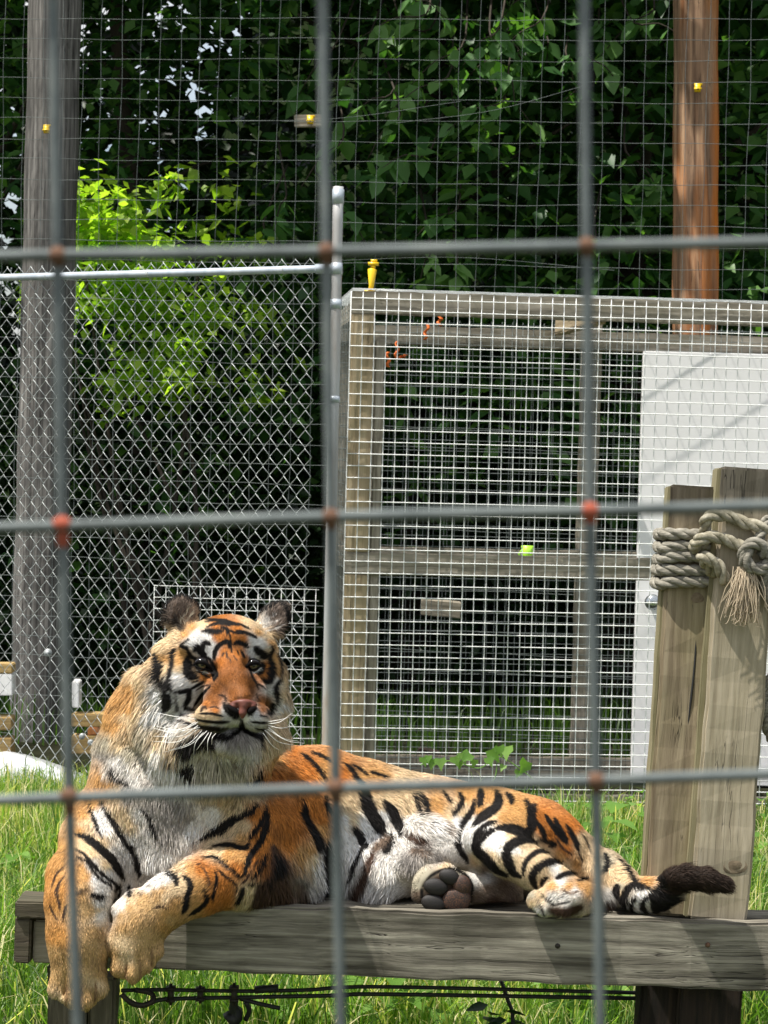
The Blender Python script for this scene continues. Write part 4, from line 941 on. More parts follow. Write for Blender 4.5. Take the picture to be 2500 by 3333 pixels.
# ================================================================== tiger
class SDF:
    """smooth union of tapered capsules and ellipsoids on a grid, meshed with surface nets"""
    def __init__(s, lo, hi, h):
        s.lo = np.array(lo, dtype=np.float32); s.h = h
        s.n = np.ceil((np.array(hi) - lo) / h).astype(int) + 1
        s.f = np.full(s.n, 0.3, dtype=np.float32)
    def _win(s, a, b):
        i0 = np.clip(((a - s.lo) / s.h).astype(int), 0, s.n - 1); i1 = np.clip(((b - s.lo) / s.h).astype(int) + 2, 1, s.n)
        sl = tuple(slice(i0[k], i1[k]) for k in range(3))
        ax = [s.lo[k] + s.h * np.arange(i0[k], i1[k], dtype=np.float32) for k in range(3)]
        if any(len(a_) == 0 for a_ in ax): return None, None
        return sl, np.stack(np.meshgrid(*ax, indexing='ij'), -1)
    def _merge(s, sl, d, k, sub):
        a = s.f[sl]
        if sub:
            b = -d; h = np.clip(0.5 - 0.5 * (a - b) / k, 0, 1); s.f[sl] = a * (1 - h) + b * h + k * h * (1 - h)
        else:
            h = np.clip(0.5 + 0.5 * (a - d) / k, 0, 1); s.f[sl] = a * (1 - h) + d * h - k * h * (1 - h)
    def cap(s, a, ra, b, rb, k, sub=False):
        pad = max(ra, rb) + k + 0.05
        sl, p = s._win(np.minimum(a, b) - pad, np.maximum(a, b) + pad)
        if sl is None: return
        ba = (b - a).astype(np.float32); pa = p - a.astype(np.float32)
        t = np.clip((pa @ ba) / (ba @ ba + 1e-9), 0, 1)
        d = np.linalg.norm(pa - t[..., None] * ba, axis=-1) - (ra + (rb - ra) * t)
        s._merge(sl, d, k, sub)
    def chain(s, pts, k, sub=False):
        q = [(P(u, v, d), r * d / FPX) for (u, v, d, r) in pts]
        for (a, ra), (b, rb) in zip(q[:-1], q[1:]): s.cap(a, ra, b, rb, k, sub)
    def ell(s, u, v, d, rx, ry, rz, k, ang=0, yaw=0, pit=0, sub=False):
        c = P(u, v, d); sc = d / FPX; R = np.array([rx, ry, rz]) * sc
        ax = np.array([CR, CUP, CF]); a = math.radians(ang)
        rot = np.array([[math.cos(a), math.sin(a), 0], [-math.sin(a), math.cos(a), 0], [0, 0, 1]])
        y = math.radians(yaw); ry_ = np.array([[math.cos(y), 0, math.sin(y)], [0, 1, 0], [-math.sin(y), 0, math.cos(y)]])
        pt = math.radians(pit); rp_ = np.array([[1, 0, 0], [0, math.cos(pt), math.sin(pt)], [0, -math.sin(pt), math.cos(pt)]])
        A = (rp_ @ ry_ @ rot @ ax).astype(np.float32)
        pad = max(R) + k + 0.04
        sl, p = s._win(c - pad, c + pad)
        if sl is None: return
        q = (p - c.astype(np.float32)) @ A.T
        k0 = np.linalg.norm(q / R, axis=-1); k1 = np.linalg.norm(q / (R * R), axis=-1)
        dd = k0 * (k0 - 1) / (k1 + 1e-6)
        s._merge(sl, dd.astype(np.float32), k, sub)
    def mesh(s, smooth=2):
        f = s.f; n = s.n; S = f < 0
        cs = [S[x:n[0] - 1 + x, y:n[1] - 1 + y, z:n[2] - 1 + z] for x in (0, 1) for y in (0, 1) for z in (0, 1)]
        cnt = sum(c.astype(np.int8) for c in cs); act = (cnt > 0) & (cnt < 8)
        idx = np.full(act.shape, -1, dtype=np.int64); ii = np.argwhere(act); idx[act] = np.arange(len(ii))
        cor = [(x, y, z) for x in (0, 1) for y in (0, 1) for z in (0, 1)]
        fv = np.stack([f[ii[:, 0] + x, ii[:, 1] + y, ii[:, 2] + z] for x, y, z in cor], 1)
        acc = np.zeros((len(ii), 3)); c_ = np.zeros(len(ii))
        for a in range(8):
            for b in range(a + 1, 8):
                if sum(abs(cor[a][q] - cor[b][q]) for q in range(3)) != 1: continue
                m_ = (fv[:, a] < 0) != (fv[:, b] < 0)
                t = np.where(m_, fv[:, a] / (fv[:, a] - fv[:, b] + 1e-12), 0)
                pt = np.array(cor[a])[None] * (1 - t[:, None]) + np.array(cor[b])[None] * t[:, None]
                acc += pt * m_[:, None]; c_ += m_
        V = s.lo + s.h * (ii + acc / c_[:, None])
        Q = []
        for axn in range(3):
            o1, o2 = [q for q in range(3) if q != axn]
            sa = [slice(1, n[q] - 1) for q in range(3)]; sa[axn] = slice(0, n[axn] - 1)
            sb = list(sa); sb[axn] = slice(1, n[axn])
            A = S[tuple(sa)]; B = S[tuple(sb)]
            e = np.argwhere(A != B); av = A[tuple(e.T)]
            e = e + [0 if q == axn else 1 for q in range(3)]
            def cell(d1, d2):
                g = e.copy(); g[:, o1] -= d1; g[:, o2] -= d2; return idx[tuple(g.T)]
            q4 = np.stack([cell(1, 1), cell(0, 1), cell(0, 0), cell(1, 0)], -1)
            flip = av if axn != 1 else ~av
            q4[~flip] = q4[~flip][:, ::-1]; Q.append(q4)
        Q = np.concatenate(Q); Q = Q[(Q >= 0).all(1)]
        for _ in range(smooth):
            a2 = np.zeros_like(V); c2 = np.zeros(len(V))
            for k in range(4):
                np.add.at(a2, Q[:, k], V[Q[:, (k + 1) % 4]]); np.add.at(c2, Q[:, k], 1)
                np.add.at(a2, Q[:, (k + 1) % 4], V[Q[:, k]]); np.add.at(c2, Q[:, (k + 1) % 4], 1)
            V = V * .45 + .55 * a2 / np.maximum(c2, 1)[:, None]
        return V, Q

def vnormals(V, Q):
    fn = np.cross(V[Q[:, 2]] - V[Q[:, 0]], V[Q[:, 3]] - V[Q[:, 1]])
    N = np.zeros_like(V)
    for k in range(4): np.add.at(N, Q[:, k], fn)
    return unit(N)

DZ = deck_z
g = SDF(P(80, 3420, 5.0) * [1, 0, 1] + [0, 4.60, 0], P(2460, 1900, 5.0) * [1, 0, 1] + [0, 5.72, 0], 0.0042)
# --- trunk
g.chain([(700, 2680, 5.22, 215), (860, 2690, 5.30, 235), (1020, 2720, 5.34, 252), (1220, 2752, 5.37, 228), (1420, 2768, 5.38, 205), (1600, 2780, 5.38, 195), (1730, 2800, 5.36, 185), (1830, 2850, 5.34, 140)], .05)
g.chain([(920, 2560, 5.28, 110), (1040, 2570, 5.36, 110), (1200, 2610, 5.40, 105), (1400, 2660, 5.42, 105), (1600, 2690, 5.42, 100)], .05)
g.chain([(560, 2640, 5.12, 190), (600, 2770, 5.10, 170), (620, 2840, 5.10, 110)], .05)
# shoulders
g.chain([(430, 2800, 5.09, 80), (420, 2900, 5.07, 75)], .04)
g.chain([(330, 2650, 5.12, 95), (310, 2740, 5.08, 105), (300, 2840, 5.04, 95)], .035)
g.chain([(820, 2600, 5.16, 120), (840, 2720, 5.08, 125), (860, 2830, 5.05, 105)], .035)
# neck
g.chain([(600, 2250, 5.14, 110), (500, 2400, 5.15, 130), (490, 2520, 5.14, 150), (520, 2600, 5.12, 180)], .05)
g.chain([(700, 2460, 5.08, 120), (680, 2540, 5.08, 150)], .05)
g.chain([(430, 2330, 5.2, 60), (400, 2450, 5.2, 70), (390, 2560, 5.16, 75)], .05)
g.chain([(470, 2235, 5.15, 60), (430, 2300, 5.17, 62)], .04)
# --- head
g.ell(738, 2140, 5.04, 160, 138, 150, .03)
g.ell(740, 2085, 4.97, 120, 68, 70, .03)
g.ell(655, 2110, 4.965, 62, 34, 40, .02, ang=-8)
g.ell(835, 2112, 4.975, 52, 32, 38, .02, ang=8)
g.ell(738, 2150, 4.945, 58, 95, 45, .03)
g.ell(765, 2255, 4.915, 98, 72, 60, .045)
g.chain([(742, 2140, 4.95, 48), (764, 2225, 4.882, 48), (786, 2279, 4.846, 36)], .018)
g.ell(600, 2235, 4.99, 75, 95, 80, .03)
g.ell(868, 2225, 5.02, 52, 90, 80, .03)
g.ell(712, 2326, 4.872, 76, 46, 70, .034, ang=6)
g.ell(832, 2334, 4.875, 48, 42, 70, .028, ang=-6)
g.ell(775, 2312, 4.868, 62, 36, 66, .012)
g.ell(765, 2408, 4.90, 72, 42, 62, .012)
g.chain([(640, 2390, 4.96, 70), (760, 2420, 4.97, 60), (850, 2380, 5.0, 60)], .03)
# ruff masses under the long fur
g.chain([(590, 2080, 5.05, 34), (560, 2140, 5.04, 48), (520, 2230, 5.04, 68), (520, 2350, 5.04, 85), (590, 2450, 5.02, 90), (700, 2490, 5.0, 85), (800, 2470, 5.0, 70), (860, 2400, 5.02, 55), (885, 2290, 5.05, 42), (885, 2180, 5.08, 35)], .03)
# eye sockets
for (u, v, d, r) in ((657, 2158, 4.915, 30), (824, 2162, 4.925, 27)):
    g.ell(u, v, d - .012, r * 1.25, r * .85, r, .008, ang=(-12 if u < 700 else 10), sub=True)
g.ell(694, 2185, 4.905, 17, 22, 18, .008, ang=35, sub=True)
# ears
for (u, v, d, rx, ry, ang, yaw) in ((592, 2002, 5.06, 60, 68, 0, 12), (890, 2018, 5.08, 50, 66, -38, -18)):
    g.ell(u, v, d, rx, ry, 22, .012, ang=ang, yaw=yaw, pit=12)
    g.ell(u + 2, v - 2, d - .026, rx * .74, ry * .76, 24, .008, ang=ang, yaw=yaw, pit=12, sub=True)
# --- left foreleg (image left) hanging over the edge
g.chain([(305, 2790, 5.03, 105), (265, 2860, 4.97, 105), (252, 2940, 4.925, 96), (254, 3050, 4.905, 92), (258, 3150, 4.90, 88)], .03)
for (u, v, r, d) in ((192, 3215, 37, 4.885), (232, 3245, 38, 4.87), (280, 3252, 38, 4.87), (322, 3215, 34, 4.885)):
    g.chain([(u + (258 - u) * .4, v - 70, d + .01, r + 6), (u, v, d, r)], .010)
# --- right foreleg
g.chain([(870, 2830, 5.05, 112), (760, 2850, 4.985, 98), (650, 2885, 4.94, 86), (540, 2936, 4.91, 78), (465, 2998, 4.90, 78), (440, 3070, 4.90, 80)], .025)
g.chain([(440, 2935, 4.905, 42), (398, 2962, 4.90, 32)], .012)
for (u, v, r, d) in ((393, 3150, 34, 4.885), (432, 3165, 36, 4.87), (474, 3135, 34, 4.875), (505, 3095, 30, 4.885)):
    g.chain([(u + (455 - u) * .4, v - 62, d + .01, r + 5), (u, v, d, r)], .010)
# elbow tuft, side
g.chain([(940, 2780, 5.12, 100), (985, 2850, 5.12, 85)], .04)
# belly
g.chain([(1130, 2830, 5.22, 115), (1260, 2860, 5.17, 95), (1380, 2820, 5.2, 110)], .05)
g.chain([(1400, 2740, 5.22, 80), (1480, 2760, 5.2, 75)], .04)
# --- near hind leg
g.chain([(1760, 2800, 5.26, 165), (1660, 2740, 5.16, 120), (1595, 2735, 5.08, 82)], .04)
g.chain([(1595, 2742, 5.07, 72), (1660, 2782, 5.03, 74), (1740, 2832, 5.0, 62), (1815, 2872, 4.99, 48), (1880, 2910, 5.0, 40), (1950, 2930, 5.03, 42)], .02)
g.chain([(1950, 2935, 5.03, 42), (1880, 2930, 4.97, 50), (1830, 2928, 4.95, 54)], .02)
for (u, v, r, d) in ((1752, 2930, 36, 4.945), (1775, 2955, 32, 4.93), (1830, 2960, 30, 4.925), (1872, 2925, 34, 4.935), (1800, 2915, 36, 4.94)):
    g.chain([(1850, 2925, 4.955, 44), (u, v, d, r)], .009)
# --- far hind leg: sole to the viewer
g.ell(1440, 2890, 5.045, 84, 70, 34, .015, ang=-10)
g.chain([(1490, 2890, 5.07, 58), (1580, 2905, 5.10, 50), (1655, 2925, 5.12, 38)], .02)
g.chain([(1655, 2925, 5.13, 38), (1560, 2860, 5.22, 60)], .03)
for (u, v, r) in ((1372, 2872, 28), (1400, 2846, 28), (1450, 2838, 28), (1368, 2915, 26)):
    g.ell(u, v, 5.045, r, r, 30, .02)
# --- tail
g.chain([(1880, 2840, 5.32, 110), (1960, 2845, 5.24, 72), (2020, 2885, 5.12, 56), (2080, 2912, 5.02, 46), (2140, 2912, 4.985, 44), (2185, 2900, 4.97, 36)], .03)
g.chain([(2160, 2890, 4.975, 34), (2190, 2864, 4.95, 32), (2230, 2860, 4.93, 35), (2300, 2861, 4.92, 34), (2358, 2876, 4.92, 27)], .012)
for (ua, va, ub, vb, dd_) in ((214, 3170, 210, 3290, 4.862), (258, 3180, 256, 3300, 4.855), (302, 3170, 304, 3285, 4.862), (412, 3120, 411, 3205, 4.862), (455, 3120, 456, 3205, 4.858), (490, 3080, 495, 3150, 4.865)):
    g.chain([(ua, va, dd_ - .012, 5), (ub, vb, dd_ + .004, 9)], .006, sub=True)
# settle on the deck, and keep the trunk off the edge board
zg = (g.lo[2] + g.h * np.arange(g.n[2]))[None, None, :]; yg = (g.lo[1] + g.h * np.arange(g.n[1]))[None, :, None]; xg = (g.lo[0] + g.h * np.arange(g.n[0]))[:, None, None]
ry = rim_y(xg)
slab = np.maximum(np.maximum(zg - (zrim + .0), (ry - .003) - yg), (deck_z - .3) - zg)
slab = np.broadcast_to(slab, g.f.shape).astype(np.float32)
a_ = g.f; b_ = -slab; h_ = np.clip(0.5 - 0.5 * (a_ - b_) / .006, 0, 1); g.f = (a_ * (1 - h_) + b_ * h_ + .006 * h_ * (1 - h_)).astype(np.float32)
g.f = np.where(np.broadcast_to(xg < x0 + .004, g.f.shape) & (g.f > 0), g.f, g.f)
TV, TQ = g.mesh(3)
del a_, b_, h_, slab
TN = vnormals(TV, TQ)
if (TN[:, 1] * (TV[:, 1] - TV[:, 1].mean())).sum() < 0:
    TQ = TQ[:, ::-1]; TN = -TN

# ---------------- colour of the coat, read at crop coordinates of the coat map
CROP = {'N': (0, 0, 1.0), 'A': (500, 1880, .28933), 'B': (500, 2240, .28933), 'C': (120, 2500, .30139), 'D': (500, 2480, .34961), 'E': (980, 2400, .36166),
        'F': (1480, 2500, .31344), 'G': (1880, 2700, .33755), 'H': (100, 2450, .60277)}
CC = {'O': (.56, .205, .04), 'o': (.60, .335, .12), 'D': (.31, .115, .028), 'C': (.72, .54, .33), 'c': (.50, .45, .34), 'W': (.88, .85, .80), 'w': (.74, .70, .645),
      'G': (.34, .31, .28), 'K': (.012, .010, .009), 'B': (.075, .042, .028), 'T': (.20, .14, .10), 'E': (.17, .13, .105), 'P': (.58, .29, .085), 'k': (.032, .020, .014), 'n': (.57, .365, .165), 'p': (.34, .21, .11)}
ANCH = """N 430 2240 o 395 2290 o 370 2360 o 360 2330 o 420 2330 C 440 2290 o 400 2400 C 350 2420 c 346 2450 G 370 2480 w 327 2525 o 330 2570 o 467 2284 C 450 2220 C 300 2610 o 480 2400 c 420 2450 c 430 2540 w
A 730 400 O 700 550 O 950 570 O 500 700 W 480 640 W 600 680 W 420 720 W 750 680 O 900 690 O 1000 700 O 650 780 W 640 860 W 720 660 O 1120 700 W 1180 740 W 1110 850 W 1220 790 W 800 850 O 960 850 O 880 950 D 750 950 O 1030 930 O 880 1100 D 800 1150 D 1000 1150 D 1080 1200 D 900 1300 D 1050 1330 D 700 1250 D 650 1350 D 600 1420 O 700 1400 D 1220 1400 D 1210 1480 D 530 1480 C 700 1500 O 600 1580 C 720 1580 C 830 1540 W 870 1600 W 1130 1560 W 1150 1500 W 560 1130 O 600 1080 O 330 860 o 300 950 o 320 1020 C 300 1120 W 380 1180 W 330 1210 W 470 1240 W 450 1370 W 480 1330 W 320 1370 W 330 1450 W 1350 900 o 1340 1030 o 1330 1150 W 1310 1250 W 1220 1080 O 1250 1000 O 1240 840 C 1400 780 C 1480 900 C 1480 1100 C 1450 1300 C 1440 1500 C 1400 1450 W 120 800 C 120 900 o 200 700 C 100 1000 C 30 700 C 250 620 C 350 640 o 430 560 o 550 520 C 1050 520 C 1200 550 C 1280 650 C 1180 620 o 1300 740 o 100 1250 G 60 1300 W 50 1500 W 230 1300 W 250 1480 W 250 330 E 200 400 E 330 330 E 400 440 T 250 500 K 300 560 K 1350 430 E 1430 400 E 1400 550 E 1250 500 w 620 370 B 700 430 D 1140 950 W 1000 1000 D 700 1000 D 460 1130 C 900 1380 D
B 100 500 C 100 650 W 250 600 C 200 450 W 350 700 W 100 850 W 250 980 W 600 950 c 700 850 c 850 720 w 1000 720 w 1100 700 w 900 600 G 1000 580 G 800 620 w 800 950 c 950 950 c 1300 600 C 1250 720 C 1400 400 C 1350 500 C 1480 300 C 1400 200 W 1480 600 C 1350 800 o 1450 850 O 1300 950 O 1450 950 O 1550 700 O 1150 1180 C 60 1300 G 150 1400 G 300 1350 G 400 1450 G 50 1550 G 550 1400 W 450 1580 W 650 1450 W 850 1300 C 950 1400 C 900 1600 C 1150 1400 O 1350 1350 O 1550 1500 O 1180 1600 O 880 330 W 830 260 W 1130 330 W 700 410 W 820 420 W 1180 420 W 1100 400 W 650 340 C
C 700 50 o 750 180 o 820 250 C 500 500 o 520 600 C 470 680 o 680 520 W 720 640 W 900 500 C 1000 600 C 1100 500 w 1000 750 w 1100 800 w 1200 700 w 1150 900 w 1250 1000 w 1200 1120 w 1000 250 G 1300 400 G 1450 500 G 1500 600 G 1400 700 G 1400 850 G 1330 900 w 1450 950 w 1550 880 w 560 720 C 700 800 C 500 800 C 600 900 C 750 1050 C 850 900 w 950 1000 w 980 1100 w 600 1060 w 760 1140 W 850 1200 W 950 1300 w 640 1200 W 700 1300 w 300 900 o 200 1000 o 150 1200 P 200 1450 P 300 1300 P 480 1100 o 530 1180 o 500 1300 n 500 1450 n 550 1550 n 430 1200 o 430 1400 o 680 1480 W 700 1580 W 1400 1180 W 1300 1250 W 1200 1300 W 1050 1430 C 900 1480 W 850 1560 w 1550 1250 C 1450 1330 C 1300 1400 n 1350 1320 n 1270 1340 n 1180 1390 n 1100 1450 n 1150 1460 n 1000 1520 n 1500 1450 o 1200 1500 n 1400 1600 o
H 150 1000 P 330 850 n 340 980 n 370 850 C 300 1100 n 150 1200 n 130 1100 n 200 1300 n 330 1300 n 370 1200 n 350 1250 C 150 1330 C 280 1340 n 500 950 n 600 950 n 480 1020 C 520 1100 C 600 1100 n 700 1000 n 650 1150 n 560 1200 n 450 1200 n 480 880 n 560 900 n 430 1100 n 750 900 n 800 700 C 700 680 W 400 100 w 500 60 w
D 200 1200 C 100 1250 C 250 980 C 350 1000 o 430 1000 O 420 1150 o 540 1050 O 650 1150 O 680 1250 O 520 1300 O 400 1300 o 180 1400 o 100 1550 o 700 860 o 600 830 C 800 900 o 780 970 O 560 740 C 700 660 C 850 600 C 820 700 o 950 500 O 960 700 O 1010 780 O 960 880 O 1020 930 D 1050 700 O 1150 500 O 1150 650 D 1250 600 O 1250 750 O 1350 850 o 1300 450 O 1400 900 C 1500 950 W 1550 1150 W 1520 1250 w 1350 1000 G 1350 1150 T 1250 1000 T 1400 1200 T 1450 1280 G 1200 1100 B 1100 1250 B 870 1280 C 900 1220 C 1150 100 O 1100 170 O 1250 100 D 1400 50 O 1600 100 o 1500 450 O 1560 600 o 1580 800 w
E 100 300 O 50 400 O 250 300 o 350 330 O 600 400 o 700 400 o 900 400 C 120 600 O 180 750 O 60 1000 o 100 1100 C 80 1350 w 170 1150 W 180 1400 w 420 560 C 450 650 C 400 750 W 450 750 C 560 770 W 640 860 W 700 600 C 730 700 W 760 550 C 850 560 C 950 550 C 950 650 C 980 750 w 940 850 w 400 900 W 440 1000 W 400 1150 w 620 950 W 500 1250 w 700 1120 w 700 1200 w 860 950 w 850 1100 w 800 1250 w 700 1350 w 850 1400 w 600 1450 w 750 1500 G 900 1500 G 930 1250 c 970 1100 G 1100 850 w 1180 780 W 1250 900 w 1100 1000 G 1300 1000 w 1250 1100 G 1400 1080 w 1200 600 o 1250 650 o 1320 680 C 1450 680 C 1400 760 W 1350 900 w 1500 850 W 1600 770 W 1600 650 o 1500 950 W 1560 1100 C 1600 1200 c 1100 1250 c 1050 1330 c 1300 1170 C 1450 1190 c 1060 1420 T 1550 1250 W 1250 1300 B 1250 1450 B 1400 1350 B 1400 1500 B 1150 1350 B 1480 1420 B
F 130 270 o 350 280 o 620 400 o 600 500 o 500 520 o 700 450 o 690 560 o 400 530 C 330 600 W 60 560 W 120 700 W 150 600 W 90 820 w 350 740 W 450 720 W 600 690 C 430 850 W 400 900 C 480 1000 C 650 850 W 700 820 C 800 800 C 660 950 C 680 1050 C 850 940 C 950 910 C 780 1040 C 920 1060 C 1050 1020 W 1150 1040 C 900 1120 C 960 1180 C 1100 1150 W 870 560 O 900 520 O 1000 700 O 1100 600 O 1180 700 O 1150 850 O 1230 600 O 1330 750 C 1350 850 C 1280 1000 o 1350 1000 C 1100 920 o 1200 1230 o 1000 1220 o 1300 1220 o 800 1400 C 780 1330 c 900 1320 C 1000 1330 w 1150 1350 w 1250 1270 W 850 1500 w 1400 1250 o 1580 1000 c 1620 1150 C 220 980 C 300 1050 T 100 980 w 200 1120 W 330 1150 w 350 1250 T 500 1250 T 250 1350 T 400 1400 B 600 1350 T 650 1450 T 1600 1330 w 1600 1420 B
G 350 400 C 450 470 C 420 560 c 650 520 o 620 600 W 560 700 W 590 790 W 480 700 w 660 750 w 420 600 C 1200 450 B 1000 430 B"""
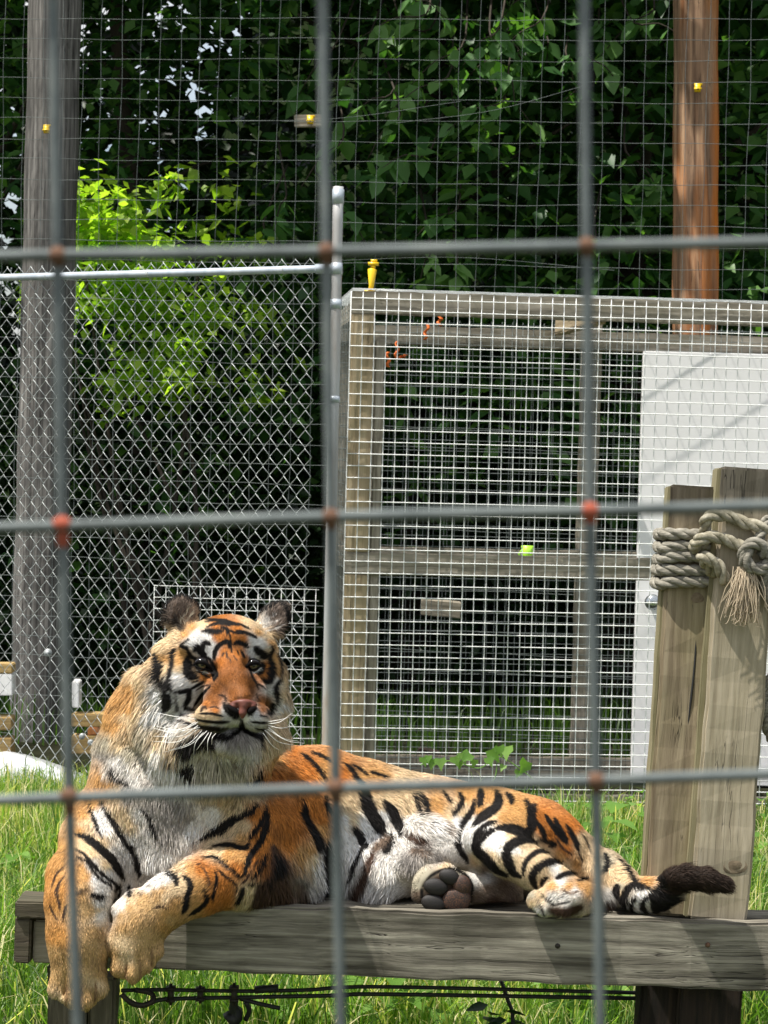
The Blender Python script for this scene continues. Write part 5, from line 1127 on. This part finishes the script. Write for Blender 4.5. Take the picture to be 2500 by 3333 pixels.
STR = """A K 50 90 600 120 480 110 370 160 260 230 200 320 180 420 220 490 310 530 470
A K 45 1140 460 1200 400 1300 320 1400 280 1480 330 1520 430 1500 550 1400 680
A K 18 570 465 700 470 820 470
A K 18 580 495 700 480 800 490
A K 35 600 560 690 525 790 510 900 520 960 540
A K 60 730 515 800 510 880 520
A K 22 860 520 960 520 1040 560 1090 580
A K 45 550 610 620 610 700 620 790 610
A K 20 620 640 720 640
A K 30 760 570 830 590 830 640
A K 14 830 560 850 620 870 720 880 840
A K 22 860 600 930 630 1000 640
A K 34 940 605 1040 625 1150 680
A K 42 750 740 820 725 860 750 850 790
A K 42 680 930 690 840 740 760 800 740
A K 42 900 760 960 735 1020 760 1060 790
A B 25 770 880 790 850
A B 25 820 840 830 900
A B 22 980 820 1010 880 1020 900
A K 20 870 780 880 840
A K 55 460 830 500 790 530 840 590 870
A K 44 560 850 560 760 600 740 640 760
A K 34 350 770 400 830 420 880 480 920 560 900 630 930 680 1000 700 1050
A K 60 590 970 640 1030 690 1080 680 1150
A K 26 460 920 470 990 510 1050 570 1085 640 1130
A W 16 485 960 500 1015 560 1050 625 1080
A K 80 390 900 390 1000 420 1080 490 1120
A K 40 330 780 390 800
A K 30 300 790 370 730 400 700
A K 48 260 800 220 880 205 980 210 1100 240 1200 280 1280
A K 20 270 1250 290 1400 350 1510 400 1560
A K 75 10 860 60 980 80 1100 160 1180 190 1260
A K 150 165 1310 185 1400
A K 60 150 1440 130 1500
A K 45 290 1270 340 1280 400 1270 420 1290
A K 50 400 1280 400 1360 370 1420
A K 30 430 1250 500 1210 560 1170
A K 25 450 1170 500 1160
A B 16 480 1270 560 1220 640 1210
A K 28 640 1220 560 1300 500 1380 460 1440
A K 50 380 1450 450 1480
A B 25 540 1500 570 1450 600 1470
A B 15 640 1460 690 1450 740 1470
A K 24 510 1530 580 1530 650 1530 720 1545 790 1560
A K 24 500 1600 620 1620 760 1630 870 1610
A K 36 1095 1050 1078 990 1110 950 1180 945 1230 970
A K 34 1100 1050 1160 1050 1205 1005
A K 40 1225 975 1215 1030 1180 1080
A B 14 900 880 940 930
A B 14 850 900 870 950
A K 20 1000 840 1030 900
A K 16 940 820 960 870
A W 13 1115 1070 1160 1058 1200 1020
A K 60 1130 790 1170 840 1240 880 1200 900
A K 36 1280 780 1320 820 1290 900 1300 980
A K 65 1290 900 1310 1000 1290 1080 1270 1150 1200 1130
A K 22 1080 900 1085 1010 1110 1110 1150 1190 1180 1260
A K 28 1180 1200 1250 1240
A K 30 1380 840 1410 920 1400 1010 1380 1090
A K 46 1410 1100 1380 1180 1350 1280 1350 1400
A K 75 1310 1420 1300 1510
A K 14 1160 1310 1180 1380
A K 30 1200 1550 1270 1560
A B 22 740 1320 800 1340 820 1390
B K 20 500 360 620 375 760 375 870 370
B K 34 300 330 400 400 520 430 640 440 760 440 860 430
B K 120 350 550 450 600 560 560 640 600 690 560
B K 55 540 480 680 500 800 520 900 530
B K 45 985 340 985 420 940 480 880 500
B K 45 985 420 1050 480 1150 520 1200 500
B K 24 1100 375 1200 390 1270 390
B K 24 1130 450 1230 470
B K 45 1230 480 1170 580
B K 70 200 720 300 830 400 870 450 840
B K 35 500 900 510 980
B K 55 1000 1030 1100 990 1180 920 1210 860
B T 45 890 820 940 850
B T 25 170 690 230 760
B K 62 800 170 840 230 900 280 960 320
B K 45 1070 300 1130 240 1150 220
C G 60 780 0 860 60 930 130 980 190
C K 45 790 0 860 60 930 130 980 190
C K 30 570 380 590 480 620 560 660 660 710 750
C K 55 690 370 760 460 820 580 890 690 960 790 1030 890 1080 990 1110 1110 1100 1180
C K 75 430 710 520 740 620 810 710 890 790 960 850 1040 900 1120 940 1200
C K 35 420 880 500 920 570 1000 640 1070 720 1150 800 1210 870 1280 900 1340 870 1410
C K 26 430 960 500 980 570 1040 610 1110 670 1180 730 1230 800 1270 810 1320
C K 40 850 1330 900 1280
C K 50 590 1370 660 1390 730 1400
C B 45 440 1350 540 1310
C K 35 1080 380 1160 460 1230 560 1280 650 1290 700
C K 30 1330 730 1350 760
C K 12 980 400 990 480
C B 18 300 1060 220 1130 180 1220 150 1310
C B 27 290 1170 230 1270 210 1360 240 1460 250 1550
C B 25 320 1480 290 1580 280 1650
C B 20 140 1480 180 1580 230 1650
C B 8 150 930 330 900
C K 60 1000 1290 1000 1370
C K 42 1400 1090 1450 1130 1500 1190 1510 1260
C B 25 1100 1340 1120 1370
C B 12 1180 1270 1240 1270
C B 18 1250 1520 1350 1500 1420 1530
D K 62 960 390 880 450 780 510 680 580 560 650 430 715
D K 12 430 715 350 740 280 790 240 860
D G 35 600 350 520 390 440 420
D K 40 1045 400 1030 490 990 590 930 660 890 710
D K 48 1070 470 1060 560 1020 680 960 790 900 880 870 960 850 1030
D K 38 890 740 870 790 810 800 740 775 660 770 560 780
D B 20 990 890 940 960 900 1020 850 1110 810 1140
D K 28 480 885 560 880 640 920 710 980 770 1040 820 1060 870 1020
D T 12 560 910 650 960 720 1010
D K 20 590 1000 660 1060 740 1120 775 1170 770 1230
D K 35 830 1180 820 1240 790 1300
D B 14 390 935 450 970 490 1040 520 1120 510 1200
D K 25 570 1010 590 1080 575 1180 550 1270 565 1310
D K 35 470 1190 490 1250 500 1290 450 1350 380 1400 330 1430
D K 38 150 1000 190 1060 210 1140
D K 50 270 1060 330 1110 340 1180 310 1270 300 1350 270 1410
D B 18 30 1340 90 1350
D K 45 1380 360 1400 450 1420 510
D K 70 1440 570 1470 640 1510 720 1540 790
D K 40 1590 370 1610 420
D K 55 1590 720 1620 820 1610 950 1610 1080 1600 1250
D B 110 1110 780 1150 900 1130 1000 1080 1100 1000 1250 950 1300
D K 60 1150 880 1140 1000 1090 1130
D K 32 1050 860 990 980 920 1080
D K 35 900 1150 980 1120
D B 100 1150 1100 1200 1200 1250 1300
E K 35 0 140 60 180 110 230 160 290 210 380
E K 26 100 130 200 170 260 210
E K 40 380 230 450 290 510 370 560 450
E K 22 440 230 540 290 610 350
E K 35 640 310 760 350
E K 60 10 560 20 640 40 720 70 790 100 860 130 940
E K 50 230 540 240 650
E K 95 560 420 570 540 610 640 650 720 700 790 740 850
E K 75 740 570 800 650 840 720 880 790 900 860
E K 40 1010 510 1040 600 1070 700
E K 46 1050 490 1100 570 1130 640 1110 700
E K 60 460 790 510 870 560 950 590 970
E K 50 560 960 530 1020
E K 70 800 880 780 950 760 1010
E K 36 520 1030 480 1110 440 1220 410 1310
E T 70 750 900 700 960 650 1010
E B 70 640 1040 600 1130 580 1200
E B 75 580 1210 540 1290 480 1370 430 1460
E K 80 220 900 240 1050 240 1200 250 1350 250 1480
E B 65 960 870 1040 910 1120 960
E T 45 1000 1000 1150 1040
E T 35 1290 770 1300 850
E K 42 1420 490 1450 570 1400 640 1370 700
E K 35 1280 490 1340 570
E K 48 1560 560 1540 650 1480 740 1420 830 1400 900 1430 1010 1480 1090 1500 1130
E K 40 1610 490 1600 590
F K 60 270 230 270 300 255 380
F K 82 430 240 460 330 420 410 340 470 280 510 200 590
F K 48 540 260 590 320 590 360
F K 82 740 330 790 440 800 550 790 640 740 680 640 640 540 620 440 620
F K 80 440 620 340 670 250 740 220 800 240 870 300 920 360 980 430 1060 540 1120
F K 42 440 555 360 570 280 620 220 690 200 760
F K 40 830 370 840 450
F K 42 830 520 880 600 930 680 930 730 880 740
F K 42 890 750 980 770 1040 800 980 820
F K 40 940 480 990 560 1060 660 1130 760
F K 52 1040 520 1080 620 1140 720 1170 790
F K 46 1160 590 1220 690 1270 790 1290 860
F K 20 1290 880 1330 960
F K 12 1290 640 1360 740 1400 820 1420 900
F B 20 1050 720 1120 830 1220 900
F K 80 860 770 760 740 680 750 600 790 550 840 540 920 570 1010 610 1090 680 1130
F K 44 980 880 890 860 810 900 750 960 720 1030 715 1120
F K 66 1110 980 1020 970 930 1000 850 1050 810 1110 820 1190 850 1250
F K 42 960 1140 920 1170 900 1220
F K 42 1270 1095 1180 1090 1100 1120 1050 1150
F K 30 1390 1140 1330 1150 1280 1165
F K 18 880 1280 920 1340 980 1390 1020 1420 1150 1400 1210 1380
F K 20 860 1380 900 1460 930 1540
F K 15 780 1450 830 1520 880 1570
F B 90 1010 1480 1150 1510 1300 1450
F T 20 1110 1260 1200 1300 1280 1280
G K 50 270 240 280 330 270 390
G K 42 390 280 470 370 540 470 560 520
G K 62 380 550 370 610 400 650
G K 50 690 560 600 540 520 540 460 600 440 680 440 760 460 830
G K 44 570 630 520 680 510 750 540 830
G K 50 740 600 650 650 620 720 640 780 690 850
G K 210 800 620 840 700 830 800
G k 230 830 500 950 480 1100 460 1300 480 1430 520
G K 80 800 480 830 540
E K 26 1090 1345 1170 1245 1290 1190 1400 1190 1500 1260 1545 1380 1500 1545
E K 30 1085 1370 1100 1480 1150 1560
A c 10 300 490 360 420 400 330
A c 10 350 510 410 440 440 370
A T 9 250 420 285 350 300 290
A T 9 200 460 230 380 240 300
A w 11 1230 560 1330 520 1420 470
A w 11 1200 520 1300 460 1380 400
A w 11 1260 600 1350 580 1440 540
H p 12 195 1250 192 1320 188 1390
H p 12 275 1270 270 1330 268 1400
H p 12 350 1240 352 1300 345 1350
H p 12 515 1140 512 1200 515 1250
H p 12 590 1120 592 1180 590 1240
H p 12 650 1060 655 1110 650 1150
H p 18 405 1020 425 1100 415 1160"""  # closing strokes put crease shade between the toes into the coat colour
AU, AC = [], []
for line in ANCH.splitlines():
    t = line.split(); ox, oy, sc = CROP[t[0]]
    for k in range(1, len(t), 3):
        AU.append((ox + float(t[k]) * sc, oy + float(t[k + 1]) * sc)); AC.append(CC[t[k + 2]])
AU, AC = np.array(AU, dtype=np.float32), np.array(AC, dtype=np.float32)
SG = []
for line in STR.splitlines():
    t = line.split(); ox, oy, sc = CROP[t[0]]; w = float(t[2]) * sc / 2
    pts = np.array([float(x) for x in t[3:]]).reshape(-1, 2) * sc + [ox, oy]
    if len(pts) > 2: pts = spline(pts, (len(pts) - 1) * 3 + 1)
    n = len(pts); q = np.linspace(0, 1, n)
    end = .42 if len(t) > 9 else .7
    wd = w * 1.34 * (end + (1 - end) * np.clip(np.sin(q * math.pi) * 1.6, 0, 1))
    SG.append((pts, wd, np.array(CC[t[1]]), (7.0 if t[1] in 'TBG' and w > 6 and t[0] != 'H' else None)))

def idw(uv, A, Cc, s0):
    out = np.zeros((len(uv), Cc.shape[1]), dtype=np.float32)
    for i in range(0, len(uv), 20000):
        q = uv[i:i + 20000].astype(np.float32)
        d2 = ((q[:, None] - A[None]) ** 2).sum(-1)
        w = 1 / (d2 + s0 * s0) ** 2; w /= w.sum(1, keepdims=True)
        out[i:i + 20000] = w @ Cc
    return out

def coat(uv, soft=1.6):
    col = idw(uv, AU, AC, 9.0)
    for pts, wd, c, sf in SG:
        sf = sf or soft
        lo = pts.min(0) - wd.max() - 6; hi = pts.max(0) + wd.max() + 6
        m_ = np.where(((uv > lo) & (uv < hi)).all(1))[0]
        if not len(m_): continue
        q = uv[m_]; best = np.full(len(q), 1e9)
        for a, b, wa, wb in zip(pts[:-1], pts[1:], wd[:-1], wd[1:]):
            ba = b - a; t = np.clip(((q - a) @ ba) / (ba @ ba + 1e-9), 0, 1)
            d = np.linalg.norm(q - a - t[:, None] * ba, axis=1) - (wa + (wb - wa) * t)
            best = np.minimum(best, d)
        al = np.clip(.5 - best / (2 * sf), 0, 1)[:, None]
        col[m_] = col[m_] * (1 - al) + c * al
    return col

u_, v_, _d = proj(TV)
tcol = coat(np.stack([u_, v_], -1), 2.5)
skin = mat_new('tiger_coat', 0.85, spec=0.15)
at = nd(skin, 'ShaderNodeAttribute'); at.attribute_name = 'col'
skin.node_tree.links.new(at.outputs['Color'], skin.node_tree.nodes['Principled BSDF'].inputs['Base Color'])
tiger = mesh_np('tiger', TV, TQ, skin, None, True, {'col': np.hstack([tcol * .8, np.ones((len(tcol), 1))])})
tag(tiger, 'adult tiger lying on the wooden platform with its forepaws hanging over the edge', 'tiger')

# ---------------- fur
FA = """775 2230 -0.1 -1 5 .2
740 2150 0 -1 6 .2
745 2100 0 -1 7 .22
740 2030 0 -1 11 .3
640 2080 -.6 -.8 9 .25
830 2080 .6 -.8 9 .25
590 2170 -1 .2 15 .3
560 2250 -1 .6 24 .35
880 2210 1 .3 14 .3
650 2260 -1 .3 9 .25
700 2330 -1 .15 7 .25
660 2310 -1 .1 10 .3
840 2330 1 .2 7 .25
520 2100 -1 0 24 .3
480 2180 -.9 .6 30 .3
490 2290 -.7 1 50 .35
430 2290 -.6 1 28 .3
390 2400 -.5 1 28 .3
570 2400 -.5 1 52 .35
610 2500 -.1 1 54 .3
700 2490 0 1 50 .3
770 2460 0 1 38 .35
770 2395 0 1 18 .45
730 2420 -.4 1 26 .45
810 2420 .4 1 26 .45
920 2100 1 0 26 .35
925 2220 1 .5 34 .35
905 2360 .6 1 40 .35
860 2450 .2 1 40 .35
340 2480 -.2 1 22 .3
330 2600 -.1 1 16 .25
420 2650 0 1 20 .25
560 2690 0 1 30 .3
540 2800 0 1 26 .3
700 2650 -.5 1 16 .22
250 2790 0 1 11 .2
230 3000 0 1 8 .18
250 3200 0 1 10 .2
450 3050 -.3 1 8 .18
480 2930 -.6 1 9 .18
620 2850 -1 .3 9 .18
760 2800 -.7 .8 12 .2
850 2700 -.2 1 17 .25
920 2600 .2 1 22 .3
960 2790 .4 1 38 .35
1000 2900 .5 .9 44 .35
1030 2750 .5 1 30 .3
980 2470 .8 .5 15 .25
1200 2560 .8 .5 15 .25
1150 2650 .6 .8 20 .28
1250 2740 .2 1 26 .3
1180 2850 .3 1 30 .3
1240 2900 -.6 1 42 .35
1400 2700 .8 .5 34 .35
1350 2800 -.3 .9 38 .35
1450 2600 .5 .9 15 .25
1560 2640 -.2 1 11 .2
1650 2650 .6 .8 10 .2
1800 2720 .5 .9 10 .2
1600 2760 .8 .6 9 .18
1750 2840 .8 .6 8 .18
1830 2890 -1 .2 9 .2
1760 2950 -.8 .6 9 .2
1580 2900 .9 .2 9 .2
1440 2850 -.5 -.3 7 .2
2020 2840 .7 .7 16 .28
2100 2900 .8 .4 16 .28
2170 2890 .3 -.5 20 .3
2230 2860 1 0 26 .3
2350 2870 1 .3 20 .12
1352 2860 -.7 -.5 6 .2
1345 2905 -.8 .3 7 .2
1400 2822 -.2 -1 6 .2
1500 2825 .5 -.6 6 .2
1420 2810 -.3 -1 8 .25
590 1990 .3 -1 14 .5
895 2010 .3 -1 14 .5
530 2050 -.8 .4 22 .4
915 2070 .9 .3 20 .4"""
F = np.array([[float(x) for x in l.split()] for l in FA.splitlines()], dtype=np.float32)
FU, FP = F[:, :2], F[:, 2:]

def make_fur(name, n, area_px_bias=None, parent=tiger, seed=5, wid=.0011, region=None, jit=1.0):
    r = np.random.default_rng(seed)
    a, b, c, d = (TV[TQ[:, k]] for k in range(4))
    ar = np.linalg.norm(np.cross(c - a, d - b), axis=1) / 2
    cen = (a + b + c + d) / 4; fn = unit(np.cross(c - a, d - b))
    if (fn * TN[TQ[:, 0]]).sum() < 0: fn = -fn
    view = unit(CAM - cen); cosv = (fn * view).sum(1)
    w = ar * np.clip(.45 + cosv * .9, 0.0, 1)
    if region is not None: w = w * region(cen)
    w /= w.sum(); f = r.choice(len(TQ), n, p=w)
    s, t = r.uniform(0, 1, (2, n))[:, :, None]
    q = TQ[f]
    bl = lambda A: A[q[:, 0]] * (1 - s) * (1 - t) + A[q[:, 1]] * s * (1 - t) + A[q[:, 2]] * s * t + A[q[:, 3]] * (1 - s) * t
    p = bl(TV); N = unit(bl(TN))
    uu, vv, dd = proj(p); uv = np.stack([uu, vv], -1)
    prm = idw(uv, FU, FP, 25.0)
    # small-scale noise in direction makes tufts
    tx = np.sin(uu * .055 + 2 * np.sin(vv * .021)) * np.cos(vv * .043 + uu * .013); ty = np.sin(vv * .061 + 1.3 * np.cos(uu * .027))
    L = prm[:, 2] * .001
    dr = prm[:, :2] + .28 * np.stack([tx, ty], -1) + r.normal(0, .17, (n, 2)) * jit
    D = dr[:, :1] * CR - dr[:, 1:2] * CUP
    D = D - N * (D * N).sum(1, keepdims=True); D = unit(D)
    lift = prm[:, 3:4] + r.normal(0, .09, (n, 1))
    D = unit(D + N * np.clip(lift, .05, .9))
    # keep bare: eyes, nose, pads
    keep = np.ones(n, bool)
    for (eu, ev, ru, rv) in ((656, 2158, 27, 17), (824, 2161, 23, 16), (793, 2300, 44, 24), (793, 2330, 18, 22), (1435, 2890, 72, 62)):
        keep &= ((uu - eu) / ru) ** 2 + ((vv - ev) / rv) ** 2 > 1
    keep &= ~((p[:, 2] < zrim + .002) & (p[:, 1] > 4.97))
    L = L * r.uniform(.65, 1.15, n) * np.clip(1 + .3 * ty, .6, 1.3)
    mu, mv, _q = proj(p + D * (np.minimum(L, .010) * (r.uniform(.15, 1.0, n) if jit > .9 else .45))[:, None]); col = coat(np.stack([mu, mv], -1) + r.normal(0, 1.4 if jit > .9 else .7, (n, 2)))
    br = r.normal(0, .27, (n, 1)); col = col * np.clip(1 + br + .10 * tx[:, None], .45, 1.5)
    grey = (r.uniform(0, 1, n) < .10)[:, None]; col = np.where(grey, col * .55, col)
    p, N, D, L, col = p[keep], N[keep], D[keep], L[keep], col[keep]; n = len(p)
    side = unit(np.cross(D, N) + .35 * r.normal(0, 1, (n, 3)))
    side = unit(side - D * (side * D).sum(1, keepdims=True))
    g_ = np.array([0, 0, -1.0]); w_ = (wid * (.75 + L / .05) * r.uniform(.7, 1.3, n))[:, None] / 2
    p0 = p - N * .0008
    m1 = p + D * L[:, None] * .5
    D2 = unit(D + g_ * .28 - N * .32 * np.clip(lift[keep] + .4, .3, 1) + r.normal(0, .12, (n, 3)))
    tip = m1 + D2 * L[:, None] * .5
    V = np.stack([p0 - side * w_, p0 + side * w_, m1 - side * w_ * .85, m1 + side * w_ * .85, tip], 1)
    k5 = (np.arange(n) * 5)[:, None]
    Q = k5 + [0, 1, 3, 2]; T = k5 + [2, 3, 4]
    nrm = unit(N + .38 * r.normal(0, 1, (n, 3)) * np.clip(L * 30, .65, 1)[:, None])
    NV = np.repeat(nrm[:, None], 5, 1).reshape(-1, 3)
    cv = np.repeat(np.hstack([np.clip(col, 0, .95), np.ones((n, 1))])[:, None], 5, 1)
    cv[:, 4, :3] = np.minimum(cv[:, 4, :3] * 1.12, .95)
    o = mesh_np(name, V.reshape(-1, 3), Q, fur_m, None, False, {'col': cv.reshape(-1, 4), 'hn': NV}, T)
    o.parent = parent; tag(o, kind='stuff'); return o

fur_m = mat_new('tiger_fur', 0.7, spec=0.2)
fb_ = fur_m.node_tree.nodes['Principled BSDF']; fl_ = fur_m.node_tree.links
a1 = nd(fur_m, 'ShaderNodeAttribute'); a1.attribute_name = 'col'; a2 = nd(fur_m, 'ShaderNodeAttribute'); a2.attribute_name = 'hn'
fl_.new(a1.outputs['Color'], fb_.inputs['Base Color']); fl_.new(a2.outputs['Vector'], fb_.inputs['Normal'])
tr_ = nd(fur_m, 'ShaderNodeBsdfTranslucent'); fl_.new(a1.outputs['Color'], tr_.inputs[0])
mx_ = nd(fur_m, 'ShaderNodeMixShader'); mx_.inputs[0].default_value = .18
fl_.new(fb_.outputs[0], mx_.inputs[1]); fl_.new(tr_.outputs[0], mx_.inputs[2]); fl_.new(mx_.outputs[0], fur_m.node_tree.nodes['Material Output'].inputs['Surface'])

def headreg(c):
    u, v, d = proj(c); return 1.0 * (((u - 740) / 200) ** 2 + ((v - 2200) / 250) ** 2 < 1)
def facereg(c):
    u, v, d = proj(c); return 1.0 * (((u - 730) / 168) ** 2 + ((v - 2195) / 195) ** 2 < 1)
make_fur('fur', 290000, seed=5, region=lambda c: 1 - .9 * (headreg(c) * facereg(c)))
make_fur('face_fur', 160000, seed=6, wid=.0008, region=lambda c: .25 * headreg(c) + facereg(c), jit=.8)

# ---------------- eyes
iris = mat_new('tiger_iris', 0.08, spec=0.6); L_ = iris.node_tree.links
tc = nd(iris, 'ShaderNodeTexCoord'); vl_ = nd(iris, 'ShaderNodeVectorMath', operation='DISTANCE'); vl_.inputs[1].default_value = (0, 0, 1)
L_.new(tc.outputs['Object'], vl_.inputs[0])
mr = nd(iris, 'ShaderNodeMath', operation='MULTIPLY'); mr.inputs[1].default_value = 1.0; L_.new(vl_.outputs['Value'], mr.inputs[0])
rp_i = ramp(iris, [(0.0, (.004, .004, .004)), (.21, (.004, .004, .004)), (.26, (.17, .135, .065)), (.50, (.15, .13, .07)), (.58, (.04, .03, .02)), (.63, (.006, .005, .005))])
rp_i.color_ramp.interpolation = 'LINEAR'; L_.new(mr.outputs[0], rp_i.inputs[0]); L_.new(rp_i.outputs[0], iris.node_tree.nodes['Principled BSDF'].inputs['Base Color'])
lid = mat_new('black_skin', 0.9, (.006, .005, .005), spec=.08); whi = mat_new('white_lid', 0.8, (.75, .72, .66))
def uvsphere(name, c, r, mat, rot, parent, nu=28, nv=18, sc=(1, 1, 1)):
    V, Q, T = [(0, 0, 1)], [], []
    for i in range(1, nv):
        for j in range(nu):
            a, b = math.pi * i / nv, 2 * math.pi * j / nu; V.append((math.sin(a) * math.cos(b), math.sin(a) * math.sin(b), math.cos(a)))
    V.append((0, 0, -1))
    for i in range(nv - 2):
        for j in range(nu): Q.append((1 + i * nu + j, 1 + (i + 1) * nu + j, 1 + (i + 1) * nu + (j + 1) % nu, 1 + i * nu + (j + 1) % nu))
    for j in range(nu): T.append((0, 1 + j, 1 + (j + 1) % nu)); T.append((len(V) - 1, 1 + (nv - 2) * nu + (j + 1) % nu, 1 + (nv - 2) * nu + j))
    o = mesh_np(name, np.array(V, dtype=float), Q, mat, parent, True, None, T)
    o.matrix_local = Matrix.Translation(Vector(c)) @ rot.to_4x4() @ Matrix.Diagonal((r * sc[0], r * sc[1], r * sc[2], 1)); return o
gaze = unit(-CF + .16 * CR - .02 * CUP)
qg = Vector(gaze).to_track_quat('Z', 'Y').to_matrix()
for (u, v, d, r) in ((657, 2161, 4.927, .0160), (824, 2164, 4.938, .0150)):
    eye = uvsphere('eye', P(u, v, d), r, iris, qg, tiger)
    sg = -1 if u < 700 else 1
    def arc(pts, rr, mat, nm):
        mb = MB(); mb.tube(spline([P(u + x * sg, v + y, d - r - .003 + dz) for x, y, dz in pts], 16), rr, 8); o = mb.build(nm, mat, tiger, True)
    # inner corner is toward the nose (negative x * sg)
    arc([(-34, 24, .004), (-22, 6, .000), (-6, -5, -.0015), (12, -6, .0005), (27, 2, .008)], [.002, .0036, .0048, .0042, .0015], lid, 'upper_eyelid')
    arc([(-34, 24, .004), (-16, 19, .001), (2, 16, .0), (16, 10, .002), (27, 2, .008)], [.002, .0024, .002, .002, .0015], lid, 'lower_eyelid')

# ---------------- nose
nz = SDF(P(740, 2360, 4.80) * [1, 0, 1] + [0, 4.72, 0], P(850, 2255, 4.80) * [1, 0, 1] + [0, 4.90, 0], .0012)
nz.ell(793, 2292, 4.832, 40, 14, 30, .008, pit=25)
nz.ell(762, 2297, 4.832, 15, 10, 22, .006, ang=-20); nz.ell(824, 2297, 4.832, 13, 10, 22, .006, ang=20)
nz.chain([(793, 2298, 4.822, 15), (790, 2320, 4.820, 11), (789, 2334, 4.822, 6)], .006)
NV_, NQ_ = nz.mesh(1)
nosem = noise_mat('pink_nose_leather', [(0.35, (.11, .034, .022)), (0.6, (.165, .055, .038)), (.75, (.06, .03, .025))], scale=40, rough=0.5, bump=0.5, bdist=.0006)
no = mesh_np('nose', NV_, NQ_, nosem, tiger, True)
for (u, v, sx, a) in ((760, 2311, 1.3, -35), (819, 2311, .9, 38)):
    rot = Matrix(np.array([CR, CUP, -CF]).T.tolist()) @ Matrix.Rotation(math.radians(a), 3, 'Z')
    uvsphere('nostril', P(u, v, 4.822), .0078, lid, rot, tiger, 16, 10, (1.6 * sx, .9, 1.2))

# ---------------- whiskers
wm = mat_new('whisker', 0.5, (.88, .86, .80))
def bw(x, y): return 500 + x * .28933, 2240 + y * .28933
WH = [((480, 350), (250, 320), (0, 270)), ((470, 380), (280, 470), (30, 430)), ((480, 400), (250, 500), (0, 450)), ((500, 420), (300, 540), (0, 540)), ((500, 460), (280, 600), (0, 598)),
      ((560, 500), (400, 640), (120, 720)), ((600, 480), (470, 620), (450, 840)), ((620, 500), (560, 590), (480, 700)), ((650, 500), (610, 600), (610, 740)), ((700, 510), (660, 560), (655, 635)),
      ((540, 480), (400, 620), (180, 700)), ((500, 380), (380, 440), (200, 500)), ((520, 440), (330, 480), (120, 480)),
      ((1290, 400), (1420, 380), (1560, 280)), ((1290, 420), (1440, 450), (1600, 410)), ((1290, 440), (1450, 560), (1640, 600)), ((1250, 470), (1400, 600), (1560, 640)), ((1270, 380), (1400, 360), (1520, 330)), ((1230, 500), (1330, 640), (1420, 700)), ((1280, 460), (1500, 590), (1700, 620))]
for i, w in enumerate(WH):
    left = w[0][0] < 900
    ds = (4.825, 4.79, 4.82) if left else (4.85, 4.86, 4.92)
    mb = MB(); mb.tube(spline([P(*bw(x, y), ds[k]) for k, (x, y) in enumerate(w)], 16), [.0008, .00075, .0006, .0003], 4); mb.build('whisker', wm, tiger, True)

# ---------------- sole pads of the far hind foot
padm = noise_mat('grey_paw_pad', [(0.35, (.007, .0065, .0065)), (0.55, (.017, .015, .014)), (.70, (.05, .03, .022))], scale=24, rough=0.55, bump=0.7, bdist=.001)
padp = noise_mat('mottled_paw_pad', [(0.38, (.010, .009, .009)), (0.52, (.03, .02, .016)), (.62, (.20, .08, .04))], scale=16, rough=0.6, bump=0.7, bdist=.001)
def ep(x, y): return 980 + x * .36166, 2400 + y * .36166
base = Matrix(np.array([CR, CUP, -CF]).T.tolist())
for (x, y, rx, ry_p, a, nm, mt) in ((1335, 1255, 98, 70, -18, 'toe_pad', padm), (1212, 1345, 112, 76, -8, 'toe_pad', padm), (1190, 1490, 112, 76, -12, 'toe_pad', padm), (1450, 1330, 84, 92, 20, 'toe_pad', padp), (1400, 1465, 132, 112, 10, 'sole_pad', padp)):
    u, v = ep(x, y); k = 5.0 / FPX * .36166
    uvsphere(nm, P(u, v, 5.012), 1.0, mt, base @ Matrix.Rotation(math.radians(a), 3, 'Z'), tiger, 24, 14, (rx * k, ry_p * k, .011))
